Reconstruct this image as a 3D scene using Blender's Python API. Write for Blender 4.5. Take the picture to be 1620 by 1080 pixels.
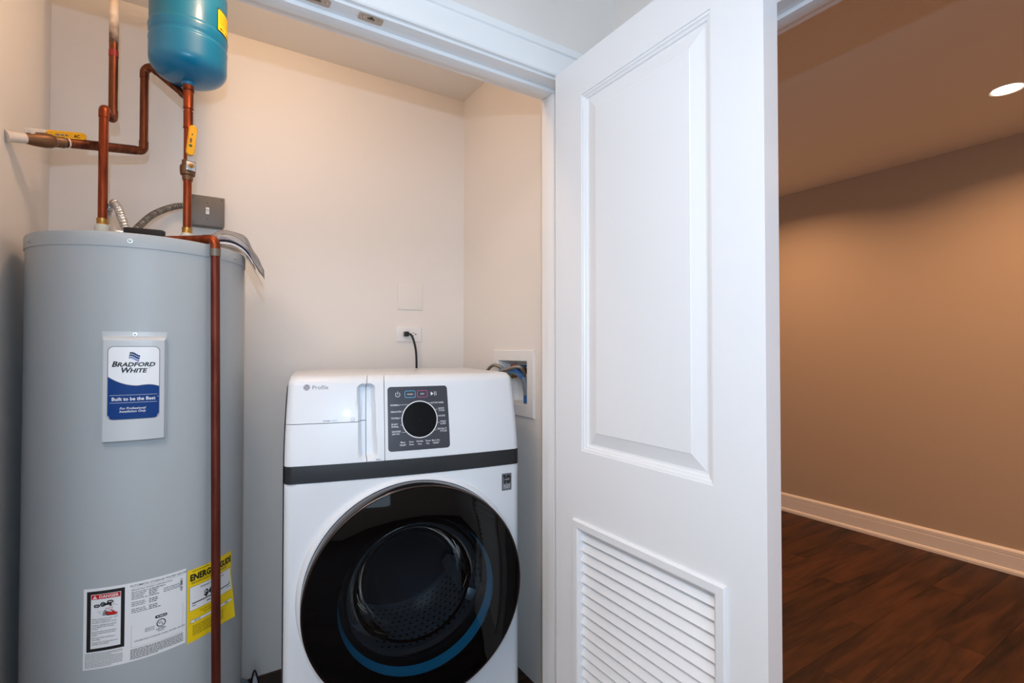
import bpy, bmesh, math, random
from math import sin, cos, pi, radians as rad, sqrt
from mathutils import Vector as V, Matrix
random.seed(7)
S = bpy.context.scene
for o in list(bpy.data.objects): bpy.data.objects.remove(o)
COL = S.collection

def lin(c):
    return tuple((x/12.92 if x <= .04045 else ((x+.055)/1.055)**2.4) for x in [v/255 for v in c])

# ------------------------------------------------------------------ camera, world, lights, exposure
cd = bpy.data.cameras.new('camera'); cam = bpy.data.objects.new('camera', cd); COL.objects.link(cam)
cam.location = (0, 0, 1.247); cam.rotation_euler = (pi/2+math.atan(12/782), 0, rad(-32.1))
cd.sensor_width = 36; cd.lens = 36*782/1620; cd.clip_start = .02
S.camera = cam
S.view_settings.view_transform = 'Standard'; S.view_settings.look = 'None'
S.view_settings.gamma = 1; S.view_settings.use_curve_mapping = False
S.view_settings.exposure = 0
w = bpy.data.worlds.new('world'); S.world = w; w.use_nodes = True
w.node_tree.nodes['Background'].inputs[0].default_value = (.7, .8, 1, 1)
w.node_tree.nodes['Background'].inputs[1].default_value = .05

def area(name, loc, size, power, color, rot=(0, 0, 0), shape='DISK', spread=180):
    l = bpy.data.lights.new(name, 'AREA'); l.shape = shape; l.size = size; l.energy = power; l.color = color
    l.spread = rad(spread)
    o = bpy.data.objects.new(name, l); COL.objects.link(o); o.location = loc; o.rotation_euler = rot
    return o
WARM = (1.0, .66, .40); ROOM = (1.0, .515, .25)
area('hall_ceiling_light', (-.70, .22, 2.425), .7, 18.5, (1.0, .84, .72))
area('hall_flash', (-.02, -.10, 1.52), .02, 7.4, (.50, .735, 1.0), (rad(92), 0, rad(-28)))
wl_ = area('hall_rear_fill', (-.55, -1.77, 1.30), 1.4, 20, (.58, .79, 1.0), (pi/2, 0, 0), 'RECTANGLE'); wl_.data.size_y = 1.7  # added cool fill lamp at the hall rear
pl = bpy.data.lights.new('closet_bulb', 'POINT'); pl.energy = 5.3; pl.color = WARM; pl.shadow_soft_size = .045
po = bpy.data.objects.new('closet_bulb', pl); COL.objects.link(po); po.location = (.12, 1.45, 2.35)
for k, (p, e) in enumerate((((3.125, .70, 2.428), 10.9), ((3.125, 2.0, 2.428), 10.9), ((3.125, -.6, 2.428), 10.9), ((1.95, -.6, 2.428), 9.5))):
    area('room_light_%d' % (k+1), p, .13, e, ROOM, spread=150)

# ------------------------------------------------------------------ materials
def mat(name, col, rough=.5, metal=0, bump=0, bscale=200, var=0, vscale=6, coat=0, spec=None, emit=None):
    m = bpy.data.materials.new(name); m.use_nodes = True; nt = m.node_tree; b = nt.nodes['Principled BSDF']
    c = (*lin(col), 1)
    b.inputs['Base Color'].default_value = c; b.inputs['Roughness'].default_value = rough; b.inputs['Metallic'].default_value = metal
    b.inputs['Coat Weight'].default_value = coat; b.inputs['Coat Roughness'].default_value = .05
    if spec is not None: b.inputs['Specular IOR Level'].default_value = spec
    if emit: b.inputs['Emission Color'].default_value = c; b.inputs['Emission Strength'].default_value = emit
    if bump or var:
        g = nt.nodes.new('ShaderNodeNewGeometry')
    if bump:
        n = nt.nodes.new('ShaderNodeTexNoise'); n.inputs['Scale'].default_value = bscale; n.inputs['Detail'].default_value = 3
        nt.links.new(g.outputs['Position'], n.inputs['Vector'])
        bp = nt.nodes.new('ShaderNodeBump'); bp.inputs['Strength'].default_value = bump; bp.inputs['Distance'].default_value = .001
        nt.links.new(n.outputs['Fac'], bp.inputs['Height']); nt.links.new(bp.outputs['Normal'], b.inputs['Normal'])
    if var:
        n = nt.nodes.new('ShaderNodeTexNoise'); n.inputs['Scale'].default_value = vscale; n.inputs['Detail'].default_value = 4
        nt.links.new(g.outputs['Position'], n.inputs['Vector'])
        mx = nt.nodes.new('ShaderNodeMix'); mx.data_type = 'RGBA'
        mx.inputs[6].default_value = tuple(x*(1-var) for x in c[:3])+(1,); mx.inputs[7].default_value = tuple(min(1, x*(1+var)) for x in c[:3])+(1,)
        nt.links.new(n.outputs['Fac'], mx.inputs[0]); nt.links.new(mx.outputs[2], b.inputs['Base Color'])
    return m

def wood():
    m = bpy.data.materials.new('walnut plank'); m.use_nodes = True; nt = m.node_tree; b = nt.nodes['Principled BSDF']
    N = nt.nodes.new; L = nt.links.new
    g = N('ShaderNodeNewGeometry'); oi = N('ShaderNodeObjectInfo')
    mp = N('ShaderNodeMapping'); mp.inputs['Scale'].default_value = (.9, 8, 1); L(g.outputs['Position'], mp.inputs['Vector'])
    cx = N('ShaderNodeCombineXYZ'); mu = N('ShaderNodeMath'); mu.operation = 'MULTIPLY'; mu.inputs[1].default_value = 37
    L(oi.outputs['Random'], mu.inputs[0]); L(mu.outputs[0], cx.inputs[2]); L(mu.outputs[0], cx.inputs[0]); L(cx.outputs[0], mp.inputs['Location'])
    n1 = N('ShaderNodeTexNoise'); n1.inputs['Scale'].default_value = 1.6; n1.inputs['Detail'].default_value = 5; n1.inputs['Distortion'].default_value = .9
    n2 = N('ShaderNodeTexNoise'); n2.inputs['Scale'].default_value = 9; n2.inputs['Detail'].default_value = 6
    L(mp.outputs[0], n1.inputs['Vector']); L(mp.outputs[0], n2.inputs['Vector'])
    ad = N('ShaderNodeMath'); ad.operation = 'MULTIPLY_ADD'; ad.inputs[1].default_value = .3; L(n2.outputs['Fac'], ad.inputs[0]); L(n1.outputs['Fac'], ad.inputs[2])
    cr = N('ShaderNodeValToRGB'); e = cr.color_ramp.elements
    e[0].position = .42; e[0].color = (*lin((27, 15, 8)), 1); e[1].position = .80; e[1].color = (*lin((82, 50, 30)), 1)
    k = e.new(.58); k.color = (*lin((56, 33, 20)), 1)
    L(ad.outputs[0], cr.inputs[0])
    hs = N('ShaderNodeHueSaturation'); mr = N('ShaderNodeMapRange'); mr.inputs[3].default_value = .82; mr.inputs[4].default_value = 1.15
    L(oi.outputs['Random'], mr.inputs[0]); L(mr.outputs[0], hs.inputs['Value']); L(cr.outputs[0], hs.inputs['Color']); L(hs.outputs[0], b.inputs['Base Color'])
    b.inputs['Roughness'].default_value = .55; b.inputs['Specular IOR Level'].default_value = .3
    return m

def copper(name, a, c, rough):
    m = bpy.data.materials.new(name); m.use_nodes = True; nt = m.node_tree; b = nt.nodes['Principled BSDF']
    N = nt.nodes.new; L = nt.links.new
    g = N('ShaderNodeNewGeometry'); mp = N('ShaderNodeMapping'); mp.inputs['Scale'].default_value = (60, 60, 9); L(g.outputs['Position'], mp.inputs['Vector'])
    n = N('ShaderNodeTexNoise'); n.inputs['Scale'].default_value = 1; n.inputs['Detail'].default_value = 5; L(mp.outputs[0], n.inputs['Vector'])
    cr = N('ShaderNodeValToRGB'); e = cr.color_ramp.elements
    e[0].position = .3; e[0].color = (*lin(a), 1); e[1].position = .7; e[1].color = (*lin(c), 1)
    L(n.outputs['Fac'], cr.inputs[0]); L(cr.outputs[0], b.inputs['Base Color'])
    b.inputs['Metallic'].default_value = .85; b.inputs['Roughness'].default_value = rough
    return m

def filmglass(name, tint, f0=.04, rough=.0):
    m = bpy.data.materials.new(name); m.use_nodes = True; nt = m.node_tree; nt.nodes.clear()
    N = nt.nodes.new; L = nt.links.new
    o = N('ShaderNodeOutputMaterial'); mx = N('ShaderNodeMixShader'); t = N('ShaderNodeBsdfTransparent'); gl = N('ShaderNodeBsdfGlossy'); fr = N('ShaderNodeFresnel')
    t.inputs[0].default_value = (*tint, 1); gl.inputs['Roughness'].default_value = rough; fr.inputs['IOR'].default_value = 1.5 if f0 == .04 else f0
    L(fr.outputs[0], mx.inputs[0]); L(t.outputs[0], mx.inputs[1]); L(gl.outputs[0], mx.inputs[2]); L(mx.outputs[0], o.inputs[0])
    return m

def bagfilm():
    m = bpy.data.materials.new('clear plastic film'); m.use_nodes = True; nt = m.node_tree; nt.nodes.clear(); N = nt.nodes.new; L = nt.links.new
    o = N('ShaderNodeOutputMaterial'); t = N('ShaderNodeBsdfTransparent'); d = N('ShaderNodeBsdfDiffuse'); gl = N('ShaderNodeBsdfGlossy'); a = N('ShaderNodeMixShader'); b = N('ShaderNodeMixShader'); fr = N('ShaderNodeFresnel')
    d.inputs[0].default_value = (.9, .9, .92, 1); gl.inputs['Roughness'].default_value = .15; a.inputs[0].default_value = .22; fr.inputs[0].default_value = 1.5
    L(t.outputs[0], a.inputs[1]); L(d.outputs[0], a.inputs[2]); L(a.outputs[0], b.inputs[1]); L(gl.outputs[0], b.inputs[2]); L(fr.outputs[0], b.inputs[0]); L(b.outputs[0], o.inputs[0]); return m
def splash():
    m = mat('copper fading into paint', (226, 214, 202), .5); nt = m.node_tree; b = nt.nodes['Principled BSDF']; N = nt.nodes.new; L = nt.links.new
    g = N('ShaderNodeNewGeometry'); sp = N('ShaderNodeSeparateXYZ'); n = N('ShaderNodeTexNoise'); n.inputs['Scale'].default_value = 40
    L(g.outputs['Position'], sp.inputs[0]); L(g.outputs['Position'], n.inputs['Vector'])
    ma = N('ShaderNodeMath'); ma.operation = 'MULTIPLY_ADD'; ma.inputs[1].default_value = .09; L(n.outputs['Fac'], ma.inputs[0]); L(sp.outputs[2], ma.inputs[2])
    cr = N('ShaderNodeValToRGB'); e = cr.color_ramp.elements; mr = N('ShaderNodeMapRange')
    mr.inputs[1].default_value = 2.15; mr.inputs[2].default_value = 2.45; L(ma.outputs[0], mr.inputs[0]); L(mr.outputs[0], cr.inputs[0])
    e[0].position = .15; e[0].color = (*lin((74, 52, 44)), 1); e[1].position = .42; e[1].color = (*lin((232, 216, 200)), 1)
    k = e.new(.62); k.color = (*lin((226, 208, 192)), 1); k = e.new(.8); k.color = (*lin((150, 112, 92)), 1)
    L(cr.outputs[0], b.inputs['Base Color']); return m
M = dict(splash=splash(),
    
    wall=mat('greige wall paint', (239, 233, 227), .6, bump=.15, bscale=300),
    wall2=mat('beige room paint', (192, 178, 162), .65, bump=.15, bscale=300),
    ceil=mat('ceiling paint', (244, 240, 235), .7, bump=.12, bscale=260),
    trim=mat('white trim enamel', (245, 246, 247), .32),
    door=mat('white door enamel', (240, 241, 243), .34, bump=.05, bscale=500),
    wood=wood(), gap=mat('dark gap', (30, 20, 14), .9),
    jacket=mat('grey tank enamel', (178, 184, 187), .42, spec=.35, bump=.12, bscale=350),
    cover=mat('grey plastic cover', (200, 204, 207), .3),
    copper=copper('bright copper', (104, 44, 24), (160, 78, 46), .38), copperred=copper('oxidised red copper', (96, 44, 34), (124, 62, 50), .5),
    copperdull=copper('dull brown copper', (78, 44, 32), (132, 76, 52), .45),
    brass=mat('brass', (184, 140, 74), .35, .9), valve=mat('aged bronze', (126, 92, 66), .45, .7, var=.25, vscale=70),
    steel=mat('bright steel', (205, 208, 210), .28, 1), greysteel=mat('galvanised grey', (112, 106, 101), .5, .3, var=.12, vscale=40),
    alum=mat('aluminium conduit', (208, 208, 208), .32, .85), conduit=mat('dull conduit', (138, 132, 124), .45, .6),
    blue=mat('teal blue paint', (0, 114, 160), .3, coat=.15), yellow=mat('yellow label', (250, 214, 20), .45),
    hyellow=mat('yellow vinyl grip', (232, 170, 20), .45, var=.12, vscale=60), black=mat('black print', (18, 18, 20), .5),
    blackp=mat('black plastic', (24, 24, 26), .4), white=mat('white label', (240, 241, 243), .35), red=mat('red print', (206, 22, 24), .45),
    navy=mat('navy print', (8, 58, 126), .45, spec=.2), navyd=mat('dark navy print', (26, 30, 62), .4), lblue=mat('pale blue print', (120, 140, 190), .4),
    grey=mat('grey print', (110, 112, 118), .5), green=mat('green print', (40, 96, 40), .5),
    app=mat('white appliance enamel', (233, 237, 242), .3, coat=.12, spec=.3), appside=mat('white painted steel', (222, 224, 228), .3),
    band=mat('charcoal band', (46, 48, 51), .4, .3, bump=.2, bscale=120), panel=mat('charcoal control panel', (60, 63, 72), .3),
    dial=mat('black glass', (8, 10, 13), .25, spec=.2), ring=mat('white ring', (236, 238, 240), .3),
    cyan=mat('blue outline print', (96, 178, 224), .4), pink=mat('magenta outline print', (206, 70, 140), .4),
    chrome=mat('dark chrome', (84, 75, 73), .14, 1), bglass=mat('black door glass', (3, 3, 4), .03, spec=.3),
    glass=filmglass('tinted window glass', (.72, .77, .80)), bowl=filmglass('clear bowl glass', (.9, .92, .94), 1.22, .02),
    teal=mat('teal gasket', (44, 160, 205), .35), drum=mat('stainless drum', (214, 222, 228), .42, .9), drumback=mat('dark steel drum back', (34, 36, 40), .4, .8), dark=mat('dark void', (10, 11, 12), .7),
    wplate=mat('white plastic plate', (240, 238, 236), .35), slot=mat('socket slot', (40, 38, 38), .6), nickel=mat('satin nickel', (186, 172, 160), .35, .85),
    cable=mat('black rubber cable', (20, 20, 22), .5), braid=mat('braided steel hose', (158, 148, 136), .35, .7, bump=.8, bscale=900),
    bluehose=mat('blue hose end', (34, 96, 160), .4), greyhose=mat('grey drain hose', (118, 130, 142), .45),
    film=bagfilm(), paper=mat('paper', (214, 212, 216), .6), paperd=mat('paper stack edge', (150, 148, 158), .7),
    lamp=mat('lit diffuser', (255, 232, 200), .5, emit=14), lead=mat('grey solder', (120, 112, 100), .5, .6), tape=mat('red tape', (146, 26, 34), .5),
    primer=mat('white paint splash', (226, 214, 202), .5, var=.1, vscale=90), nip=mat('pale nipple', (196, 200, 192), .4), tag=mat('faded white tag', (205, 206, 214), .5),
)

# ------------------------------------------------------------------ mesh helpers
ORG = {}
class MB:
    def __init__(s): s.v = []; s.f = []; s.m = []
    def add(s, vs, fs, mi=0):
        k = len(s.v); s.v += [tuple(p) for p in vs]; s.f += [tuple(i+k for i in f) for f in fs]; s.m += [mi]*len(fs); return s
    def box(s, x0, x1, y0, y1, z0, z1, mi=0, bev=0, T=None):
        bm = bmesh.new(); bmesh.ops.create_cube(bm, size=1)
        for v in bm.verts: v.co = V(((x0+x1)/2+v.co.x*(x1-x0), (y0+y1)/2+v.co.y*(y1-y0), (z0+z1)/2+v.co.z*(z1-z0)))
        if bev: bmesh.ops.bevel(bm, geom=bm.edges[:], offset=bev, segments=2, affect='EDGES', profile=.6)
        if T: bm.transform(T)
        bm.verts.index_update()
        s.add([v.co[:] for v in bm.verts], [[v.index for v in f.verts] for f in bm.faces], mi); bm.free(); return s
    def slab(s, L_, W_, t, T, mi=0, axis='X'):
        r = W_/2; out = [(L_/2-r+r*cos(a), r*sin(a)) for a in [pi*k/8-pi/2 for k in range(9)]]+[(-L_/2+r+r*cos(a), r*sin(a)) for a in [pi*k/8+pi/2 for k in range(9)]]
        vs = []; n = len(out)
        for k, d in ((.80, -t/2), (1, -t/4), (1, t/4), (.80, t/2)):
            for x, y in out:
                x2 = x-(1-k)*r*(1 if x > 0 else -1); vs.append(T @ (V((x2, d, y*k)) if axis == 'X' else V((y*k, d, x2))))
        fs = [[i*n+j, i*n+(j+1) % n, (i+1)*n+(j+1) % n, (i+1)*n+j] for i in range(3) for j in range(n)]+[list(range(n)), [3*n+j for j in range(n)]]
        return s.add(vs, fs, mi)
    def tube(s, pts, r, seg=14, mi=0, cap=True, flat=None):
        pts = [V(p) for p in pts]; n = len(pts)
        rs = r if isinstance(r, (list, tuple)) else [r]*n
        t = [(pts[min(i+1, n-1)]-pts[max(i-1, 0)]).normalized() for i in range(n)]
        u = t[0].orthogonal().normalized(); vs = []
        for i in range(n):
            if i: u = (u - t[i]*u.dot(t[i])).normalized()
            w_ = t[i].cross(u)
            for k in range(seg):
                a = 2*pi*k/seg; vs.append(pts[i]+u*cos(a)*rs[i]+w_*sin(a)*rs[i])
        fs = [[i*seg+k, i*seg+(k+1) % seg, (i+1)*seg+(k+1) % seg, (i+1)*seg+k] for i in range(n-1) for k in range(seg)]
        if cap: fs += [list(range(seg))[::-1], [(n-1)*seg+k for k in range(seg)]]
        return s.add(vs, fs, mi)
    def lathe(s, prof, c=(0, 0, 0), axis='Z', seg=64, mi=0):
        # prof: (radius, height) pairs; axis Z: height up, axis Y: height along -y (towards the viewer)
        vs = []; n = len(prof)
        for r, h in prof:
            for k in range(seg):
                a = 2*pi*k/seg
                if axis == 'Z': vs.append((c[0]+r*cos(a), c[1]+r*sin(a), c[2]+h))
                elif axis == 'X': vs.append((c[0]-h, c[1]+r*cos(a), c[2]-r*sin(a)))
                else: vs.append((c[0]+r*cos(a), c[1]-h, c[2]+r*sin(a)))
        fs = [[i*seg+k, i*seg+(k+1) % seg, (i+1)*seg+(k+1) % seg, (i+1)*seg+k] for i in range(n-1) for k in range(seg)]
        return s.add(vs, fs, mi)
    def grid(s, fn, us, vs_, mi=0, flip=False):
        n = len(us); P = [fn(u, v) for v in vs_ for u in us]
        fs = [[j*n+i, j*n+i+1, (j+1)*n+i+1, (j+1)*n+i] for j in range(len(vs_)-1) for i in range(n-1)]
        if flip: fs = [f[::-1] for f in fs]
        return s.add(P, fs, mi)
    def build(s, name, mats, parent=None, smooth=35, kind=None, label=None):
        if not isinstance(mats, (list, tuple)): mats = [mats]
        lo = [min(p[i] for p in s.v) for i in range(3)]; hi = [max(p[i] for p in s.v) for i in range(3)]
        c = V([(a+b)/2 for a, b in zip(lo, hi)])
        me = bpy.data.meshes.new(name); me.from_pydata([V(p)-c for p in s.v], [], s.f)
        for m in mats: me.materials.append(m)
        me.polygons.foreach_set('material_index', s.m)
        bm = bmesh.new(); bm.from_mesh(me); bmesh.ops.remove_doubles(bm, verts=bm.verts[:], dist=1e-6)
        bmesh.ops.recalc_face_normals(bm, faces=bm.faces[:]) if smooth != 0 else None
        bm.to_mesh(me); bm.free()
        if smooth: 
            me.shade_smooth(); me.set_sharp_from_angle(angle=rad(smooth))
        o = bpy.data.objects.new(name, me); COL.objects.link(o)
        if parent: o.parent = parent; o.location = c-ORG[parent]
        else: o.location = c
        ORG[o] = c
        if kind: o['kind'] = kind
        if label: o['label'] = label
        return o

def thing(name, label, cat, loc=(0, 0, 0), rz=None, group=None, kind=None):
    o = bpy.data.objects.new(name, None); COL.objects.link(o); o.empty_display_size = .05
    o.location = loc
    if rz is not None: o.rotation_euler = (0, 0, rz); ORG[o] = V((0, 0, 0))
    else: ORG[o] = V(loc)
    if label: o['label'] = label
    if cat: o['category'] = cat
    if group: o['group'] = group
    if kind: o['kind'] = kind
    return o
def tag(o, label, cat, group=None):
    o['label'] = label; o['category'] = cat
    if group: o['group'] = group
    return o

def lsp(a, b, n): return [a+(b-a)*i/n for i in range(n+1)]
def bez(P, n=40):      # smooth curve through points (Catmull-Rom)
    P = [V(p) for p in P]; P = [2*P[0]-P[1]]+P+[2*P[-1]-P[-2]]; out = []
    for i in range(1, len(P)-2):
        for k in range(n):
            t = k/n; a, b, c, d = P[i-1:i+3]
            out.append(.5*((2*b)+(c-a)*t+(2*a-5*b+4*c-d)*t*t+(3*b-a-3*c+d)*t**3))
    out.append(P[-2]); return out
def sample(P, step):   # resample a polyline evenly
    P = [V(p) for p in P]; out = [P[0]]; acc = 0
    for a, b in zip(P, P[1:]):
        l = (b-a).length
        while acc+l >= step:
            t = (step-acc)/l; a = a.lerp(b, t); out.append(a); l = (b-a).length; acc = 0
        acc += l
    return out

_tc = {}
def text(s, size, bold=0, shear=0, sx=1, align='C'):
    k = (s, size, bold, shear, sx, align)
    if k in _tc: return _tc[k]
    c = bpy.data.curves.new('t', 'FONT'); c.body = s; c.size = size; c.offset = bold*size; c.shear = shear; c.resolution_u = 2
    c.align_x = {'C': 'CENTER', 'L': 'LEFT', 'R': 'RIGHT'}[align]
    o = bpy.data.objects.new('t', c); COL.objects.link(o)
    dg = bpy.context.evaluated_depsgraph_get(); me = bpy.data.meshes.new_from_object(o.evaluated_get(dg))
    r = ([(v.co.x*sx, v.co.y) for v in me.vertices], [tuple(p.vertices) for p in me.polygons])
    bpy.data.objects.remove(o); bpy.data.curves.remove(c); bpy.data.meshes.remove(me)
    _tc[k] = r; return r

class Print:           # flat print mapped onto a surface: fn(u, v, lift) -> point
    def __init__(s, fn): s.fn = fn; s.mb = MB(); s.mats = []
    def mi(s, m):
        if m not in s.mats: s.mats.append(m)
        return s.mats.index(m)
    def rect(s, u0, u1, v0, v1, m, l=1, n=8):
        if n > 15: n = 64
        s.mb.grid(lambda u, v: s.fn(u, v, l), lsp(u0, u1, n), lsp(v0, v1, 24 if n > 15 else 2), s.mi(m)); return s
    def poly(s, pts, m, l=1):
        s.mb.add([s.fn(u, v, l) for u, v in pts], [list(range(len(pts)))], s.mi(m)); return s
    def disc(s, u, v, r, m, l=1, r0=0, n=28, a0=0, a1=2*pi, ry=None):
        q = (ry or r)/r
        if r0: s.mb.grid(lambda a, k: s.fn(u+k*cos(a), v+k*q*sin(a), l), lsp(a0, a1, n), [r0, r], s.mi(m))
        else: s.mb.grid(lambda a, k: s.fn(u+k*cos(a), v+k*q*sin(a), l), lsp(a0, a1, n), [r*.02, r*.5, r], s.mi(m))
        return s
    def line(s, pts, wd, m, l=1):
        for (a, b), (c, d) in zip(pts, pts[1:]):
            L = math.hypot(c-a, d-b) or 1; nx, ny = -(d-b)/L*wd/2, (c-a)/L*wd/2
            s.poly([(a+nx, b+ny), (a-nx, b-ny), (c-nx, d-ny), (c+nx, d+ny)], m, l)
        return s
    def rrect(s, u0, u1, v0, v1, r, m, l=1, wd=None, n=5):
        pts = []
        for cx, cy, a in ((u1-r, v1-r, 0), (u0+r, v1-r, pi/2), (u0+r, v0+r, pi), (u1-r, v0+r, 1.5*pi)):
            pts += [(cx+r*cos(a+pi/2*i/n), cy+r*sin(a+pi/2*i/n)) for i in range(n+1)]
        if wd: s.line(pts+pts[:1], wd, m, l)
        else:
            q = []
            for (a, b), (c, d) in zip(pts, pts[1:]+pts[:1]):
                k = max(1, int(math.hypot(c-a, d-b)/.006)); q += [(a+(c-a)*i/k, b+(d-b)*i/k) for i in range(k)]
            pts = q; c = ((u0+u1)/2, (v0+v1)/2); K = 14
            rings = [[(c[0]+(p[0]-c[0])*k/K, c[1]+(p[1]-c[1])*k/K) for p in pts] for k in range(1, K+1)]
            vs = [s.fn(u, v, l) for R in rings for u, v in R]; N_ = len(pts)
            fs = [[i*N_+j, i*N_+(j+1) % N_, (i+1)*N_+(j+1) % N_, (i+1)*N_+j] for i in range(K-1) for j in range(N_)]+[list(range(N_))]
            s.mb.add(vs, fs, s.mi(m))
        return s
    def text(s, t, u, v, size, m, l=1.6, **k):
        vs, fs = text(t, size, **k)
        s.mb.add([s.fn(u+x, v+y, l) for x, y in vs], fs, s.mi(m)); return s
    def words(s, u0, u1, v, h, m, l=1.6, fill=1.0):     # unreadably small print: word-like dashes
        u = u0; end = u0+(u1-u0)*fill
        while u < end:
            k = min(random.uniform(1.4, 5)*h, end-u); s.rect(u, u+k, v, v+h, m, l, 1); u += k+h*.7
        return s
    def build(s, name, parent, label=None): return s.mb.build(name, s.mats, parent, 0, label=label)

# ------------------------------------------------------------------ setting
H = 2.44
def struct(name, mb, m, parent=None, smooth=35):
    return mb.build(name, m, parent, smooth, kind='structure' if not parent else None)
fl = struct('floor', MB().box(-1.42, 3.95, -1.92, 2.82, -.08, -.004), M['gap'])
pw, pl_ = .178, 1.22
pm = {}
row = 0; y = -1.8
while y < 2.7:
    y1 = min(y+pw, 2.7); x = -1.3-[0, .52, .87, .31, 1.05, .7][row % 6]
    while x < 3.83:
        a, b = max(x, -1.3), min(x+pl_, 3.83)
        if b-a > .01:
            key = (round(b-a, 3), round(y1-y, 3))
            if key in pm:
                o = bpy.data.objects.new('plank', pm[key]); COL.objects.link(o); o.parent = fl
                o.location = V(((a+b)/2, (y+y1)/2, -.002))-ORG[fl]
            else:
                o = MB().box(a+.0004, b-.0004, y+.0004, y1-.0004, -.004, 0, bev=.0005).build('plank', M['wood'], fl, 0); pm[key] = o.data
        x += pl_
    y += pw; row += 1
struct('ceiling', MB().box(-1.42, 3.95, -1.92, 2.82, H, H+.1), M['ceil'])
struct('wall_back', MB().box(-.54, 1.062, 2.13, 2.25, 0, H), M['wall'])
struct('wall_left', MB().box(-.54, -.42, 1.275, 2.13, 0, H), M['wall'])
BY0, BY1, BZ0, BZ1 = 1.574, 1.79, 1.031, 1.20
struct('wall_right', MB().box(1.062, 1.227, 1.275, BY0, 0, H).box(1.062, 1.227, BY1, 2.70, 0, H).box(1.062, 1.227, BY0, BY1, 0, BZ0).box(1.062, 1.227, BY0, BY1, BZ1, H), M['wall'])
JX0, JX1, JZ = -.352, .914, 2.04
struct('wall_front', MB().box(-1.3, JX0-.019, 1.16, 1.275, 0, H).box(JX1+.019, 1.227, 1.16, 1.275, 0, H).box(JX0-.019, JX1+.019, 1.16, 1.275, JZ+.019, H), M['wall'])
DY0, DY1 = -.16, .72
struct('wall_hall', MB().box(1.112, 1.227, -1.8, DY0-.019, 0, H).box(1.112, 1.227, DY1+.019, 1.16, 0, H).box(1.112, 1.227, DY0-.019, DY1+.019, JZ+.019, H), M['wall'])
struct('wall_far', MB().box(3.83, 3.95, -1.8, 2.7, 0, H), M['wall2'])
struct('wall_end', MB().box(1.227, 3.95, 2.7, 2.82, 0, H), M['wall2'])
struct('wall_rear', MB().box(-1.42, 3.95, -1.92, -1.8, 0, H), M['wall'])
struct('wall_side', MB().box(-1.42, -1.3, -1.8, 1.275, 0, H), M['wall'])

def bar_profile(mb, prof, p0, p1, out, up):
    # sweep a closed profile (o, u) between two points
    p0, p1, out, up = V(p0), V(p1), V(out), V(up); n = len(prof)
    vs = [p0+out*a+up*b for a, b in prof]+[p1+out*a+up*b for a, b in prof]
    fs = [[i, (i+1) % n, n+(i+1) % n, n+i] for i in range(n)]+[list(range(n))[::-1], [n+i for i in range(n)]]
    return mb.add(vs, fs)
CAS = [(0, 0), (.013, 0), (.016, .004), (.016, .064), (.0145, .0655), (.0145, .067), (.02, .070), (.021, .073), (.021, .089), (.018, .092), (0, .092)]
t1 = thing('trim_1', None, None, (.281, 1.15, 0), kind='structure')
bar_profile(MB(), CAS, (JX0-.10, 1.16, JZ+.007), (JX1+.099, 1.16, JZ+.007), (0, -1, 0), (0, 0, 1)).build('head_casing', M['trim'], t1, 20)
bar_profile(MB(), CAS, (JX1+.007, 1.16, 0), (JX1+.007, 1.16, JZ+.0065), (0, -1, 0), (1, 0, 0)).build('side_casing', M['trim'], t1, 20)
bar_profile(MB(), CAS, (JX0-.007, 1.16, 0), (JX0-.007, 1.16, JZ+.0065), (0, -1, 0), (-1, 0, 0)).build('side_casing', M['trim'], t1, 20)
MB().box(JX0-.019, JX1+.019, 1.158, 1.277, JZ, JZ+.019, bev=.001).build('head_jamb', M['trim'], t1)
MB().box(JX1, JX1+.019, 1.158, 1.277, 0, JZ, bev=.001).build('side_jamb', M['trim'], t1)
MB().box(JX0-.019, JX0, 1.158, 1.277, 0, JZ, bev=.001).build('side_jamb', M['trim'], t1)
MB().box(JX0, JX1, 1.203, 1.240, JZ-.011, JZ, bev=.002).build('door_stop', M['trim'], t1)
MB().box(JX1-.011, JX1, 1.203, 1.240, 0, JZ-.011, bev=.002).build('door_stop', M['trim'], t1)
MB().box(JX0, JX0+.011, 1.203, 1.240, 0, JZ-.011, bev=.002).build('door_stop', M['trim'], t1)
t2 = thing('trim_2', None, None, (1.17, .28, 0), kind='structure')
for sx, fx in ((-1, 1.112), (1, 1.227)):
    bar_profile(MB(), CAS, (fx, DY0-.10, JZ+.007), (fx, DY1+.10, JZ+.007), (sx, 0, 0), (0, 0, 1)).build('head_casing', M['trim'], t2, 20)
    bar_profile(MB(), CAS, (fx, DY1+.007, 0), (fx, DY1+.007, JZ+.0065), (sx, 0, 0), (0, 1, 0)).build('side_casing', M['trim'], t2, 20)
    bar_profile(MB(), CAS, (fx, DY0-.007, 0), (fx, DY0-.007, JZ+.0065), (sx, 0, 0), (0, -1, 0)).build('side_casing', M['trim'], t2, 20)
MB().box(1.110, 1.229, DY0-.019, DY1+.019, JZ, JZ+.019, bev=.001).build('head_jamb', M['trim'], t2)
MB().box(1.110, 1.229, DY1, DY1+.019, 0, JZ, bev=.001).build('side_jamb', M['trim'], t2)
MB().box(1.110, 1.229, DY0-.019, DY0, 0, JZ, bev=.001).build('side_jamb', M['trim'], t2)
MB().box(1.155, 1.192, DY0, DY1, JZ-.011, JZ, bev=.002).build('door_stop', M['trim'], t2)
MB().box(1.155, 1.192, DY1-.011, DY1, 0, JZ-.011, bev=.002).build('door_stop', M['trim'], t2)
BB = [(0, 0), (.024, 0), (.024, .014), (.020, .024), (.015, .027), (.0145, .098), (.0125, .1), (.0125, .102), (.0145, .104), (.014, .124), (.008, .133), (0, .136)]
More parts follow.
